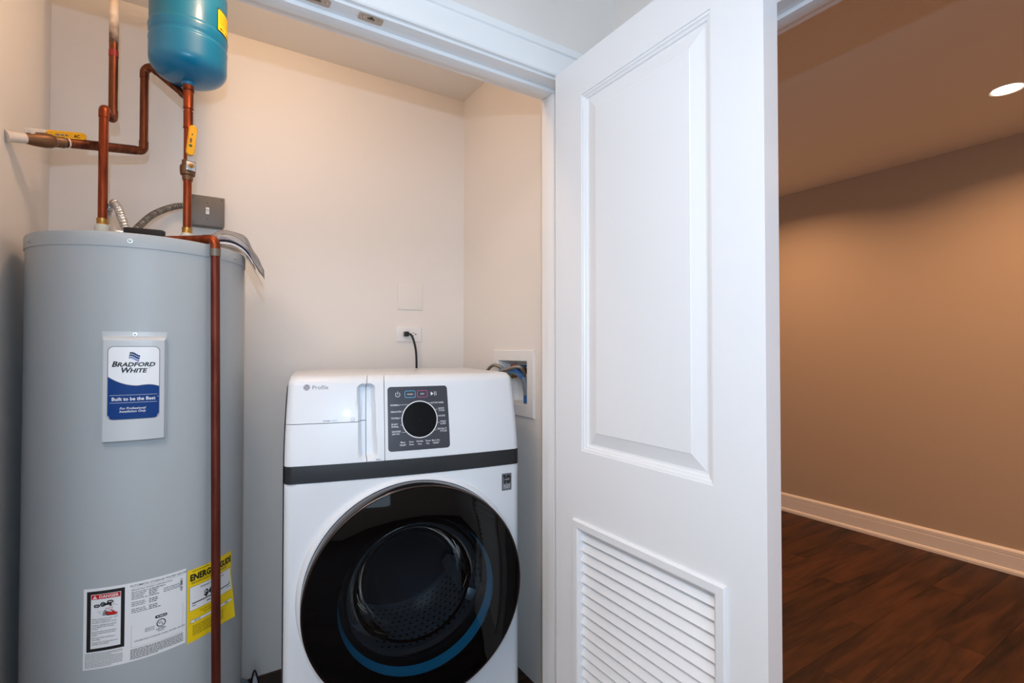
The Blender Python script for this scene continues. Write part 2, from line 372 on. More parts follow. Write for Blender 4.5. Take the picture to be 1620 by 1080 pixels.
struct('baseboard_far', bar_profile(MB(), BB, (3.83, -1.8, 0), (3.83, 2.7, 0), (-1, 0, 0), (0, 0, 1)), M['trim'], smooth=20)
struct('baseboard_end', bar_profile(MB(), BB, (1.23, 2.7, 0), (3.8, 2.7, 0), (0, -1, 0), (0, 0, 1)), M['trim'], smooth=20)

# closet door leaf, opened square to the wall
FX, TH, Y0, Y1, ZT = .860, .045, .511, 1.135, 2.036
def ring_pts(y0, y1, z0, z1, x): return [(x, y0, z0), (x, y1, z0), (x, y1, z1), (x, y0, z1)]
def frame_faces(mb, rings, closed=True):
    for a, b in zip(rings, rings[1:]):
        mb.add(a+b, [[i, (i+1) % 4, 4+(i+1) % 4, 4+i] for i in range(4)])
    if closed: mb.add(rings[-1], [[0, 1, 2, 3]])
def panel_face(mb, y0, y1, z0, z1, x, s):   # moulded raised panel, s = direction into the door
    R = lambda i, d: ring_pts(y0+i, y1-i, z0+i, z1-i, x+s*d)
    frame_faces(mb, [R(0, 0), R(.001, .0022), R(.006, .003), R(.008, .0055), R(.0135, .0075), R(.0155, .011), R(.021, .0115), R(.052, .0035), R(.054, .0025)])
PY0, PY1, PZ0, PZ1 = .621, 1.021, .976, 1.932
LY0, LY1, LZ0, LZ1 = .592, 1.055, .19, .790
d1 = thing('door_1', 'white closet door leaf standing open with raised panel above and louvre below', 'door', (FX+TH/2, Y1, .012), kind='structure')
def leaf(mb):
    ys = [Y0, LY0+.016, PY0, PY1, LY1-.016, Y1]
    for x, s in ((FX, 1), (FX+TH, -1)):
        for a, b, c, d in ((Y0, Y1, PZ1, ZT), (Y0, PY0, PZ0, PZ1), (PY1, Y1, PZ0, PZ1), (Y0, Y1, LZ1-.016, PZ0),
                           (Y0, LY0+.016, LZ0+.016, LZ1-.016), (LY1-.016, Y1, LZ0+.016, LZ1-.016), (Y0, Y1, .012, LZ0+.016)):
            mb.add([(x, a, c), (x, b, c), (x, b, d), (x, a, d)], [[0, 1, 2, 3]])
        panel_face(mb, PY0, PY1, PZ0, PZ1, x, s)
    for a, b, c, d in ((Y0, Y1, .012, ZT), (LY0+.016, LY1-.016, LZ0+.016, LZ1-.016)):
        r0, r1 = ring_pts(a, b, c, d, FX), ring_pts(a, b, c, d, FX+TH)
        mb.add(r0+r1, [[i, (i+1) % 4, 4+(i+1) % 4, 4+i] for i in range(4)])
    return mb
leaf(MB()).build('door_leaf', M['door'], d1, 0)
def louvre_frame(x, s):
    R = lambda i, d: ring_pts(LY0+i, LY1-i, LZ0+i, LZ1-i, x-s*d)
    m = MB(); frame_faces(m, [R(0, -.0), R(.0005, .004), R(.004, .0075), (R(.020, .0075)), R(.024, .0055), R(.026, -.001), R(.026, -.020)], False); return m
louvre_frame(FX, 1).build('louvre_frame', M['door'], d1, 25)
louvre_frame(FX+TH, -1).build('louvre_frame', M['door'], d1, 25)
sl = None; pitch = .0276; z = LZ1-.026-.012
a_ = rad(52)
while z > LZ0+.03:
    if sl is None:
        T = Matrix.Translation((FX+TH/2-.003, (LY0+LY1)/2, z)) @ Matrix.Rotation(-a_, 4, 'Y')
        # board runs in y; leaning so that its lower edge stands towards the closet side
        sl = MB().box(-.0225, .0225, -(LY1-LY0)/2+.024, (LY1-LY0)/2-.024, -.0035, .0035, bev=.0018, T=T).build('louvre_slat', M['door'], d1, 30)
    else:
        o = sl.copy(); COL.objects.link(o); o.parent = d1; o.location = (*sl.location[:2], z-ORG[d1].z)
    z -= pitch
def strike(x, lab):
    t = thing('strike_plate', lab, 'strike plate', (x, 1.176, JZ-.002), group='ball catch plates under the door head')
    c = (x, 1.176)
    P = Print(lambda u, v, l: (c[0]+u, c[1]+v, JZ-.0015-.0003*l))
    m = MB(); pts = []
    for sx_, sy_, a0_ in ((1, 1, 0), (-1, 1, 90), (-1, -1, 180), (1, -1, 270)):
        pts += [(c[0]+sx_*.024+.005*cos(rad(a0_+22.5*i)), c[1]+sy_*.0075+.005*sin(rad(a0_+22.5*i))) for i in range(5)]
    n_ = len(pts); m.add([(u, v, JZ-.0001) for u, v in pts]+[(u, v, JZ-.0018) for u, v in pts], [list(range(n_)), [n_+i for i in range(n_)]]+[[i, (i+1) % n_, n_+(i+1) % n_, n_+i] for i in range(n_)])
    m.build('plate', M['nickel'], t, 20)
    for dx in (-.019, .019): MB().lathe([(.0001, -.0026), (.003, -.0026), (.0042, -.0018), (.0042, -.0006)], (c[0]+dx, c[1]-.001, JZ), seg=14).build('screw', M['steel'], t)
    MB().box(c[0]-.0085, c[0]+.0085, c[1]-.004, c[1]+.002, JZ-.0028, JZ-.001, bev=.0008).build('catch_lip', M['lead'], t)
    P.rect(-.0012, .0004, -.0122, -.004, M['slot'], 2, 1); P.disc(.0005, -.0035, .0045, M['slot'], 2.2)
    P.disc(-.019, -.001, .0015, M['slot'], 4.5, n=10); P.disc(.019, -.001, .0015, M['slot'], 4.5, n=10)
    P.build('catch_hole', t)
strike(.337, 'ball catch plate fully in view under closet door head')
strike(.215, 'ball catch plate cut off by the top edge of the picture')

# ------------------------------------------------------------------ water heater
TX, TY, TR, TZ = -.141, 1.795, .254, 1.536
wh = thing('water_heater', 'tall grey cylindrical electric water heater in the closet corner', 'water heater', (TX, TY, 0))
c = (TX, TY, 0)
MB().lathe([(.001, .02), (TR-.004, .02), (TR, .024), (TR, TZ-.036)], c, seg=128).build('tank_jacket', M['jacket'], wh)
MB().lathe([(.19, 0), (.20, 0), (.20, .021), (.19, .021)], c, seg=48).build('base_ring', M['blackp'], wh)
MB().lathe([(TR-.01, TZ-.036), (TR+.0022, TZ-.036), (TR+.0026, TZ-.034), (TR+.0026, TZ-.006), (TR+.001, TZ-.0015), (TR-.003, TZ), (TR-.006, TZ-.001), (TR-.008, TZ-.004), (.001, TZ-.004)], c, seg=128).build('top_cap', M['jacket'], wh)
def oncyl(phi, z, r): return V((TX+r*sin(phi), TY-r*cos(phi), z))
def screw(phi, z, r, parent, s=.0042):
    n = V((sin(phi), -cos(phi), 0)); p = oncyl(phi, z, r); m = MB()
    m.tube([p-n*.001, p+n*.0014, p+n*.0015, p+n*.003, p+n*.0042], [s*1.35, s*1.35, s*.85, s*.8, s*.3], 12)
    return m.build('screw', M['steel'], parent, 40)
for dg in (-61, -2.7, 59.5, 118, 180, -120): screw(rad(dg), TZ-.021, TR+.0026, wh)
# access cover
R0 = TR
def coverpt(u, v):
    hu = .062; v0, v1 = 1.0235, 1.2875
    e = min(1, max(0, (hu-abs(u))/.006)); f = min(1, max(0, (v1-.010-v)/.011))
    h = .003+.014*sqrt(max(0, 1-(1-min(e, f))**2)) if min(e, f) > 0 else .0025
    return oncyl(u/R0, v, R0+h)
us = sorted(set([round(x, 5) for x in lsp(-.062, .062, 20)+[-.062+k*.001 for k in range(7)]+[.062-k*.001 for k in range(7)]]))
vs = [1.0235]+lsp(1.03, 1.264, 8)+[1.2665+k*.0012 for k in range(10)]+[1.279, 1.2875]
m = MB().grid(coverpt, us, vs)
m.grid(lambda u, t: oncyl(u/R0, 1.0235, R0-.001+(coverpt(u, 1.0235)-V((TX, TY, 1.0235))).length*0+t*(sqrt((coverpt(u, 1.0235).x-TX)**2+(coverpt(u, 1.0235).y-TY)**2)-R0+.001)), us, [0, 1])
cov = m.build('access_cover', M['cover'], wh, 40)
# thin flange round the cover
m = MB().grid(lambda u, v: oncyl(u/R0, v, R0+.0014), lsp(-.0655, .0655, 16), [1.022, 1.15, 1.2905])
m.build('cover_flange', M['cover'], wh, 40)
screw(0, 1.2835, R0+.0028, wh, .0034)
# emblem label on the cover
RC = R0+.017
P = Print(lambda u, v, l: oncyl(u/RC, v, RC+.0003*l))
L0, L1, B0, B1 = -.0505, .0505, 1.0765, 1.2525
P.rrect(L0-.0015, L1+.0015, B0-.0015, B1+.0015, .012, M['grey'], .5)
P.rrect(L0, L1, B0, B1, .011, M['white'], 1.2)
# blue wave
wave = lambda t: 1.179-.0225*(1-(1-min(1, t/.58))**2)+(.0022*sin((t-.58)/.42*pi*.9) if t > .58 else 0)-(.0035*((t-.75)/.25)**2 if t > .75 else 0)
n = 24
for i in range(n):
    for_ = []
    a, b = L0+(L1-L0)*i/n, L0+(L1-L0)*(i+1)/n
    def bot(u):
        r = .011; d = max(0, abs(u)-(L1-r)); return B0+(r-sqrt(max(0, r*r-d*d)))
    wa, wb = wave(i/n), wave((i+1)/n)
    P.poly([(a, bot(a)), (b, bot(b)), (b, (wb+bot(b))/2), (a, (wa+bot(a))/2)], M['navy'], 2.0)
    P.poly([(a, (wa+bot(a))/2), (b, (wb+bot(b))/2), (b, wb), (a, wa)], M['navy'], 2.0)
    P.poly([(a, wa), (b, wb), (b, wb+.0012), (a, wa+.0012)], M['grey'], 2.1)
P.text('B', -.0440, 1.2045, .0178, M['black'], 2.4, bold=.034, shear=.25, align='L', sx=1.05)
P.text('RADFORD', -.0335, 1.2045, .0142, M['black'], 2.4, bold=.034, shear=.25, align='L', sx=1.13)
P.text('W', -.0270, 1.1895, .0178, M['black'], 2.4, bold=.034, shear=.25, align='L', sx=1.0)
P.text('HITE', -.0085, 1.1895, .0142, M['black'], 2.4, bold=.034, shear=.25, align='L', sx=1.10)
P.disc(.0315, 1.2005, .001, M['black'], 2.4, n=8)
for r_, mm in enumerate((M['navyd'], M['navyd'], M['lblue'])):
    for k in range(6):
        u0 = -.009+k*.0034+r_*-.0009; dv = .0022*sin(k/6*pi*1.5+.3); dv2 = .0022*sin((k+1)/6*pi*1.5+.3)
        v0 = 1.2345-r_*.0055-.0009*k; h_ = .0043
        P.poly([(u0, v0+dv), (u0+.0033, v0-.0009+dv2), (u0+.0042, v0+h_-.0009+dv2), (u0+.0009, v0+h_+dv)], (M['navyd'] if k < 2 else M['navy']) if r_ < 2 else mm, 2.3)
for v_ in (1.1345, 1.1160): P.rect(-.047, .047, v_, v_+.0006, M['white'], 2.6)
P.text('Built to be the Best', 0, 1.1215, .0118, M['white'], 2.7, bold=.018, sx=.93)
P.disc(.0485, 1.129, .0009, M['white'], 2.7, n=8)
P.text('For Professional', -.002, 1.1, .0078, M['white'], 2.7, shear=.25, bold=.008)
P.text('Installation Only', -.002, 1.0925, .0078, M['white'], 2.7, shear=.25, bold=.008)
P.build('emblem_label', cov, 'white and blue maker label with a wavy flag')
# data sticker
R1 = TR
P = Print(lambda u, v, l: oncyl(u/R1, v, R1+.0003*l))
U = lambda dg: rad(dg)*R1
s0, s1, q0, q1 = U(-21.8), U(25.8), .477, .670
P.rect(s0, s1, q0, q1, M['white'], 1, 24)
a0, a1, b0, b1 = U(-20.2), U(-3.2), .519, .663
P.rect(a0, a1, b0, b1, M['black'], 2); P.rect(a0+.0085, a1-.0075, b0+.0075, b1-.0075, M['white'], 3)
P.rect(a0+.0095, a1-.0085, b1-.0195, b1-.0085, M['red'], 4)
cx = (a0+a1)/2+.001
P.poly([(cx-.0265, b1-.0178), (cx-.0175, b1-.0178), (cx-.022, b1-.0102)], M['white'], 5); P.rect(cx-.0223, cx-.0217, b1-.0158, b1-.0127, M['red'], 5.6, 1)
P.text('DANGER', cx+.0055, b1-.0172, .0093, M['white'], 5, bold=.02, sx=1.02)
# tap pictogram
yt = b1-.034
for dx, dy, r_ in ((-.018, -.0015, .005), (.008, .0055, .005)):
    P.rrect(cx+dx-.0062, cx+dx+.0062, yt+dy-.0037, yt+dy+.0037, .0036, M['black'], 4); P.words(cx+dx-.003, cx+dx+.004, yt+dy-.0008, .0018, M['white'], 5)
P.disc(cx-.006, yt+.001, .0056, M['black'], 4, r0=.0034); P.disc(cx-.006, yt+.001, .0032, M['grey'], 4)
P.line([(cx-.005, yt+.0005), (cx+.010, yt+.001)], .005, M['black'], 5); P.line([(cx+.0092, yt+.003), (cx+.0092, yt-.005)], .0036, M['black'], 5)
P.text('HOT', cx+.0065, yt-.0125, .0072, M['red'], 5.5, bold=.0)
for k in range(3): P.line([(cx+.006+k*.003, yt-.012), (cx+.0055+k*.0032, yt-.018)], .0006, M['grey'], 5)
P.line([(cx+.015, yt+.008), (cx+.015, yt-.002), (cx+.024, yt-.005)], .0005, M['grey'], 4); P.line([(cx+.015, yt-.002), (cx-.018, yt-.016)], .0005, M['grey'], 4)
P.line([(cx-.008, yt-.014), (cx-.014, yt-.018), (cx-.008, yt-.023), (cx+.004, yt-.025)], .0005, M['grey'], 4)
P.poly([(cx+.001, yt-.0205), (cx+.006, yt-.0178), (cx+.012, yt-.0195), (cx+.016, yt-.0165), (cx+.0185, yt-.0205), (cx+.023, yt-.022), (cx+.0235, yt-.0245), (cx+.016, yt-.0262), (cx+.007, yt-.026), (cx+.002, yt-.024)], M['red'], 5.5)
for e0, e1 in (((.004, -.019), (-.003, -.0135)), ((.003, -.0205), (-.0055, -.0165)), ((.003, -.0225), (-.0065, -.020)), ((.004, -.0245), (-.0065, -.0245)), ((.014, -.0185), (.0105, -.0145))):
    P.line([(cx+e0[0], yt+e0[1]), (cx+e1[0], yt+e1[1])], .0019, M['black'], 5.2)
P.line([(cx+.002, yt-.0262), (cx+.022, yt-.0268)], .0014, M['black'], 6)
yy = yt-.034
for ln in ('Water temperature over 125\u00b0F', 'can cause severe burns', 'instantly or death from scalds.', '', 'Children, disabled and elderly', 'are at highest risk of being', 'scalded.', '', 'See instruction manual before', 'setting temperature at water', 'heater.', '', 'Feel water before bathing or', 'showering.', '', 'Temperature limiting valves are', 'available, see manual.'):
    if ln: P.text(ln, a0+.0105, yy, .0044, M['black'], 4.5, align='L', sx=.93); yy -= .00425
    else: yy -= .0022
yy = b0-.005
for k in range(11):
    P.words(s0+.004, U(-3.6), yy, .0010, M['black'], 2, .98 if k not in (2, 10) else .7); yy -= .0032
# right half
r0 = U(-.5)
P.text('AUTOMATIC STORAGE WATER HEATER', (r0+s1)/2, .6595, .0068, M['black'], 2, bold=.004, sx=.98); P.rect(r0+.002, s1-.006, .6565, .6569, M['grey'], 2)
P.text('BRADFORD WHITE CORPORATION', r0+.001, .6495, .0052, M['black'], 2, align='L', sx=1.0)
yy = .6445
for k, (f, g_) in enumerate(((.82, 0), (.45, .0), (.4, .6), (.36, .66), (.5, .72), (0, 0), (.42, .0), (.44, 0), (.4, 0), (0, 0), (.42, .0), (.44, 0), (.62, 0))):
    if f:
        P.words(r0+.001, r0+.001+(s1-r0)*.28, yy, .0017, M['grey'], 2, min(1, f*2)); P.words(r0+.036, r0+.036+(s1-r0)*.35*f, yy, .0017, M['black'], 2)
        if g_: P.words(r0+.066, r0+.105, yy, .0017, M['grey'], 2)
    yy -= .0041
for k in range(9): P.rect(U(24.1)-.006, U(24.1)-.001, .617+k*.0036, .617+k*.0036+random.uniform(.001, .003), M['black'], 2, 1)
for a, b, c_, d in ((r0+.0015, r0+.0019, .510, .566), (s1-.0075, s1-.0071, .517, .585), (r0+.0015, s1-.0071, .510, .5103)): P.rect(a, b, c_, d, M['grey'], 2)
uc = U(13.4)
P.rrect(uc-.0125, uc+.0125, .5665, .5735, .0025, M['black'], 2); P.words(uc-.009, uc+.010, .569, .0022, M['white'], 3)
P.disc(uc, .5525, .0098, M['black'], 2, r0=.0078); P.text('U', uc-.0028, .5515, .0085, M['black'], 2, bold=.02); P.text('L', uc+.003, .5480, .0085, M['black'], 2, bold=.02)
P.text('LISTED', uc, .5365, .0066, M['black'], 2, bold=.02); P.words(uc-.006, uc+.006, .533, .0015, M['black'], 2)
for k in range(3): P.words(uc-.033, uc-.014, .548-.0035*k, .0015, M['grey'], 2)
P.text('HOUSEHOLD STORAGE TANK WATER HEATER', uc-.001, .5225, .0054, M['black'], 2, sx=.94)
for k in range(8): P.words(r0, s1-.005, .5045-.0032*k, .0015, M['black'], 2, (.99 if k < 7 else .5))
P.build('data_sticker', wh, 'white rating sticker with a red danger panel')
# energy guide, right-hand edge peeling off
def elift(u, v, l):
    t = max(0, (u-U(48))/(U(58.7)-U(48))); b = max(0, (.60-v)/.16)
    return oncyl(u/R1+(-.02*b*t if False else .0), v, R1+.0003*l+.0005*t*t+.0150*t*t*b)
P = Print(elift)
e0, e1, g0, g1 = U(26.6), U(58.9), .470, .661
yd = lambda u: -.020*0
P.rect(e0, e1, g0, g1, M['yellow'], 1, 24)
ec = (e0+e1)/2
P.text('ENERG', e0+.006, .6315, .0230, M['black'], 3.2, bold=.045, sx=.80, align='L'); P.text('Y', ec+.018, .6315, .0230, M['black'], 3.2, bold=.045, sx=.7); P.text('GUIDE', e1-.0035, .6315, .0230, M['black'], 3.2, bold=.045, sx=.66, align='R'); P.words(e0+.012, e0+.06, .6545, .0016, M['black'], 2)
for k in range(2): P.words(e0+.010, e1-.01, .6255-k*.0032, .0014, M['black'], 2, .9)
P.rect(e0+.005, e1-.005, .5525, .6150, M['black'], 2, 20); P.rect(e0+.0056, e1-.0056, .5531, .6144, M['white'], 3, 20)
P.text('Estimated Yearly Energy Cost', ec, .6045, .0070, M['black'], 4, bold=.01, sx=.9)
P.text('$4', ec-.016, .5775, .022, M['black'], 4, bold=.05)
P.rect(e0+.012, e1-.012, .5695, .5722, M['black'], 4, 20); P.rect(e1-.0135, e1-.0110, .5722, .577, M['black'], 4, 2)
P.words(e0+.012, e0+.022, .5635, .0018, M['black'], 4); P.words(e1-.024, e1-.010, .5635, .0018, M['black'], 4); P.words(ec-.02, ec+.02, .5605, .0024, M['black'], 4)
P.text('Your cost will depend on', ec-.012, .5425, .0060, M['black'], 2, sx=.9); P.text('Your utility rates and use.', ec, .5350, .0060, M['black'], 2, sx=.95)
P.rect(e0+.008, e1-.006, .5195, .5275, M['black'], 2, 20); P.rect(e0+.0086, e1-.0066, .5201, .5269, M['white'], 3, 20)
P.words(e0+.018, e0+.034, .5225, .0022, M['black'], 4); P.words(ec, ec+.012, .5225, .0022, M['black'], 4); P.words(e1-.03, e1-.018, .5225, .0022, M['black'], 4)
P.rect(ec+.020, ec+.024, .517, .531, M['black'], 4, 2)
for k in range(6): P.words(e0+.014, e1-.030, .5095-k*.0048, .0015, M['black'], 2, .95)
P.build('energy_label', wh, 'yellow energy guide label peeling at its right edge')
# fittings on the tank top
for px in (TX-.1, TX+.1):
    MB().lathe([(.001, .066), (.015, .066), (.0175, .062), (.0185, .054), (.0185, 0), (.001, 0)], (px, TY, TZ-.004), seg=20).build('nipple', M['nip'], wh)
m = MB().tube(bez([(-.140, 1.700, TZ+.012), (-.120, 1.688, TZ+.016), (-.095, 1.672, TZ+.012)], 8), [.011]*16+[.009], 12)
m.build('relief_valve_body', M['brass'], wh)
MB().box(-.050, .050, -.010, .010, -.012, .012, bev=.004, T=Matrix.Translation((-.137, 1.694, TZ+.031)) @ Matrix.Rotation(rad(-26), 4, 'Z') @ Matrix.Rotation(rad(4), 4, 'Y')).build('relief_valve_lever', M['blackp'], wh)

# ------------------------------------------------------------------ copper pipework
def fillet(pts, r, n=8):
    pts = [V(p) for p in pts]; out = [pts[0]]; arcs = []
    for a, b, c_ in zip(pts, pts[1:], pts[2:]):
        u, v = (a-b).normalized(), (c_-b).normalized(); ang = u.angle(v); d = r/math.tan(ang/2)
        d = min(d, .45*(a-b).length, .45*(c_-b).length); rr = d*math.tan(ang/2)
        ctr = b+(u+v).normalized()*(rr/sin(ang/2)); p0, p1 = b+u*d, b+v*d
        arc = []
        for i in range(n+1):
            q = (p0-ctr).lerp(p1-ctr, i/n).normalized()*rr+ctr; arc.append(q)
        out += arc; arcs.append(([p0+u*.016]+arc+[p1+v*.016], u, v))
    return out+[pts[-1]], arcs
def run(root, pts, r, m, er=None, fm=None):
    path, arcs = fillet(pts, er or r*1.7)
    MB().tube(path, r, 18).build('pipe', m, root, 40)
    for a, u, v in arcs:
        MB().tube(a, [r*1.12]*len(a), 18).build('elbow', fm or m, root, 40)
def collar(root, p, d, L_, r, m, name='coupling', lip=True):
    p, d = V(p), V(d).normalized()
    pts = [p-d*L_/2, p-d*L_/2*.999, p-d*(L_/2-.004), p+d*(L_/2-.004), p+d*L_/2*.999, p+d*L_/2]
    MB().tube(pts, [r*.98, r*1.07, r, r, r*1.07, r*.98] if lip else r, 18).build(name, m, root, 40)

HX, HY = TX-.1, TY
hp = thing('hot_water_pipe', 'copper pipe rising from left side of heater top to the ceiling', 'pipe', (HX, HY, TZ+.02))
run(hp, [(HX, HY, TZ+.020), (HX, HY, 1.934), (-.2345, 1.826, 1.926)], .0111, M['copper'], .017)
run(hp, [(-.2345, 1.826, 1.926), (-.228, 1.852, 1.922), (-.228, 1.852, H)], .0110, M['copperdull'], .014)
collar(hp, (HX, HY, TZ+.070), (0, 0, 1), .018, .0135, M['brass'], 'threaded_adapter')
MB().tube([(-.228, 1.852, 2.110), (-.228, 1.852, 2.128)], .0118, 18).build('tape_band', M['tape'], hp)
MB().tube([(-.228, 1.852, 2.150), (-.228, 1.852, 2.20), (-.228, 1.852, H)], .0114, 18).build('painted_section', M['splash'], hp, label='upper pipe length splashed with white wall paint')

CX, CY = TX+.1, TY
cp = thing('cold_water_pipe', 'copper supply pipe with shut-off valves from left wall down to heater', 'pipe', (CX, CY, TZ+.02))
MB().tube([(CX, CY, TZ+.02), (CX, CY, 1.768)], .0111, 18).build('pipe', M['copper'], cp)
MB().tube([(CX, CY, 1.80), (CX, CY, 2.05)], .0111, 18).build('pipe', M['copper'], cp)
collar(cp, (CX, CY, TZ+.070), (0, 0, 1), .018, .0135, M['brass'], 'threaded_adapter')
collar(cp, (CX, CY, 2.010), (0, 0, 1), .060, .0132, M['copper'], 'tee_fitting')
collar(cp, (CX, CY, 1.945), (0, 0, 1), .05, .0126, M['copper'])
collar(cp, (CX, CY, 2.044), (0, 0, 1), .02, .0148, M['copper'], 'threaded_adapter')
# vertical ball valve
MB().lathe([(.001, -.03), (.0135, -.03), (.0145, -.022), (.0145, -.016), (.019, -.014), (.0205, -.004), (.0205, .012), (.018, .016), (.0155, .018), (.0155, .03), (.001, .03)], (CX, CY, 1.79), seg=20).build('valve_body', M['valve'], cp)
d = V((CX, CY, 0)).normalized()*-1   # towards the hall
n = V((.28, -.96, 0)).normalized(); sd = V((.96, .28, 0))
st = V((CX, CY, 1.797))+n*.019
MB().tube([st, st+n*.012], .008, 14).build('valve_stem', M['valve'], cp)
T = Matrix((( sd.x, n.x, 0, st.x+n.x*.012), (sd.y, n.y, 0, st.y+n.y*.012), (0, 0, 1, st.z), (0, 0, 0, 1)))
lv = MB().box(-.013, .013, -.001, .0015, -.014, .014, bev=.004, T=T).box(-.010, .010, -.001, .0012, .012, .034, T=T).build('valve_lever', M['steel'], cp)
T2 = T @ Matrix.Translation((0, .004, .076)) @ Matrix.Rotation(rad(6), 4, 'Y')
gr = MB().slab(.094, .0215, .010, T2, axis='Z').build('lever_grip', M['hyellow'], lv)
P = Print(lambda u, v, l: T2 @ V((u, .0050+.0003*l, v)))
P.disc(-.002, -.018, .0042, M['green'], 1); P.disc(-.003, -.002, .003, M['valve'], 1, ry=.008); P.disc(-.0015, .017, .0018, M['green'], 1, ry=.003)
P.build('grip_print', lv)
MB().tube([st+n*.012, st+n*.016, st+n*.0165, st+n*.022], [.0075, .0075, .0042, .0042], 6).build('lever_nut', M['brass'], lv, 20)
# branch behind the tee, up and over, down, then to the left wall
LG = (-.160, 1.920)
run(cp, [(CX, CY+.008, 2.016), (CX-.004, CY+.045, 2.034), (LG[0], LG[1], 2.152), (LG[0], LG[1], 1.868), (-.40, 1.722, 1.784)], .0111, M['copperdull'], .018, M['copperdull'])
dh = (V((-.42, 1.7065, 1.777))-V((LG[0], LG[1], 1.868))).normalized()
A0 = V((LG[0], LG[1], 1.868)); Ln = (V((-.42, 1.7065, 1.777))-A0).length
at = lambda t: A0+dh*Ln*t
MB().tube([at(.07), at(.70)], .0134, 18).build('pipe', M['copperdull'], cp, label='thicker horizontal length with paint specks')
MB().tube([at(.635), at(.637), at(.690), at(.693), at(.72), at(.76), at(.83), at(.86), at(.88)], [.0135, .0152, .0152, .0148, .0185, .0195, .0175, .0150, .0135], 18).build('valve_body', M['valve'], cp)
MB().tube([at(.855), at(.995)], .0130, 18).build('pipe', M['primer'], cp, label='end of pipe smeared with white paint')
MB().tube([at(.965), at(.985), at(.998)], [.0134, .0150, .0160], 18).build('wall_flange', M['primer'], cp)
for t_, wv in ((.697, .0156), (.640, .0156)): MB().tube([at(t_-.006), at(t_+.006)], wv, 18).build('solder_ring', M['lead'], cp)
MB().tube([at(.612), at(.600)], [.0146, .0140], 10).build('paint_speck', M['primer'], cp)
up = V((0, 0, 1)); nf = (V((0, -.35, .94)) - dh*V((0, -.35, .94)).dot(dh)).normalized(); sdv = dh.cross(nf).normalized()
st = at(.84)+nf*.016
T = Matrix(((-dh.x, sdv.x, nf.x, st.x), (-dh.y, sdv.y, nf.y, st.y), (-dh.z, sdv.z, nf.z, st.z), (0, 0, 0, 1)))
MB().tube([at(.84), st+nf*.004], .008, 12).build('valve_stem', M['primer'], cp)
Rv = Matrix.Rotation(rad(-0), 4, 'X')
lv = MB().box(-.014, .038, -.0015, .001, -.009, .013, bev=.001, T=T @ Matrix.Translation((0, 0, -.002))).build('valve_lever', M['primer'], cp)
T2 = T @ Matrix.Translation((.081, 0, .0035)) @ Matrix.Rotation(rad(-2), 4, 'Y')
MB().slab(.098, .0195, .012, T2).build('lever_grip', M['hyellow'], lv)
sg = -1 if (T2.to_3x3() @ V((0, 1, 0))).y > 0 else 1
P = Print(lambda u, v, l: T2 @ V((u, sg*(.0061+.0003*l), v)))
P.words(-.030, .0, -.002, .004, M['grey'], 1); P.text('AC', .022, -.004, .0105, M['black'], 1, bold=.03, align='C', sx=1)
P.build('grip_print', lv)
nn = T.to_3x3() @ V((0, sg, 0)); cc = T @ V((0, 0, 0))
MB().tube([cc, cc+nn*.004, cc+nn*.0041, cc+nn*.009], [.0085, .0085, .005, .005], 8).build('lever_nut', M['primer'], lv, 20)

dp = thing('discharge_pipe', 'copper relief discharge pipe running down the front right of heater', 'pipe', (.029, 1.583, 0))
run(dp, [(-.096, 1.674, TZ+.013), (.029, 1.583, TZ+.0135), (.029, 1.583, 1.51)], .0112, M['copper'], .017)
MB().tube([(.029, 1.583, 1.51), (.042, 1.575, .10)], .0112, 18).build('pipe', M['copperred'], dp, label='reddish-brown tarnished downpipe')
MB().tube([(.029, 1.583, 1.502), (.029, 1.583, 1.522)], .0131, 18).build('solder_ring', M['lead'], dp)
# pipe lies along the cap: keep the elbow just proud of the jacket

et = thing('expansion_tank', 'teal blue expansion tank mounted on the copper pipe above heater', 'tank', (CX, CY, 2.056))
ER = .1015; prof = [(.001, 2.058), (.016, 2.058)]
for k in range(1, 10): a = pi/2*k/9; prof.append((.016+(ER-.016)*sin(a)**.9, 2.112-.052*cos(a)))
prof += [(ER, 2.160), (ER+.0012, 2.1655), (ER+.0008, 2.169), (ER-.0030, 2.173), (ER-.0036, 2.177), (ER-.0012, 2.182), (ER+.0004, 2.188), (ER+.0010, 2.198), (ER+.0022, 2.2035), (ER+.0016, 2.2065), (ER-.0014, 2.2095), (ER-.0016, 2.214), (ER-.0008, 2.222), (ER-.0008, 2.33)]
for k in range(1, 10): a = pi/2*k/9; prof.append(((ER-.0008)*cos(a)+.0008, 2.33+.052*sin(a)))
MB().lathe(prof, (CX, CY, 0), seg=96).build('tank_shell', M['blue'], et, 60)
MB().lathe([(.001, 2.050), (.0165, 2.050), (.0185, 2.054), (.019, 2.0605), (.010, 2.064)], (CX, CY, 0), seg=24).build('hub', M['blue'], et)
P = Print(lambda u, v, l: (CX+(ER+.0003*l)*sin(u/ER), CY-(ER+.0003*l)*cos(u/ER), v))
k0, k1 = rad(46)*ER, rad(100)*ER
P.rect(k0, k1, 2.212, 2.2795, M['black'], 1, 16); P.rect(k0+.0015, k1-.0015, 2.2135, 2.275, M['yellow'], 2, 16)
P.words(k0+.005, k1-.008, 2.2765, .0015, M['yellow'], 2)
for k in range(6): P.words(k0+.006, k1-.008, 2.2665-.0064*k, .0014, M['black'], 3, .95)
P.words(k0+.01, k1-.02, 2.2195, .0040, M['black'], 3)
P.build('warning_label', et, 'yellow warning label with black border')

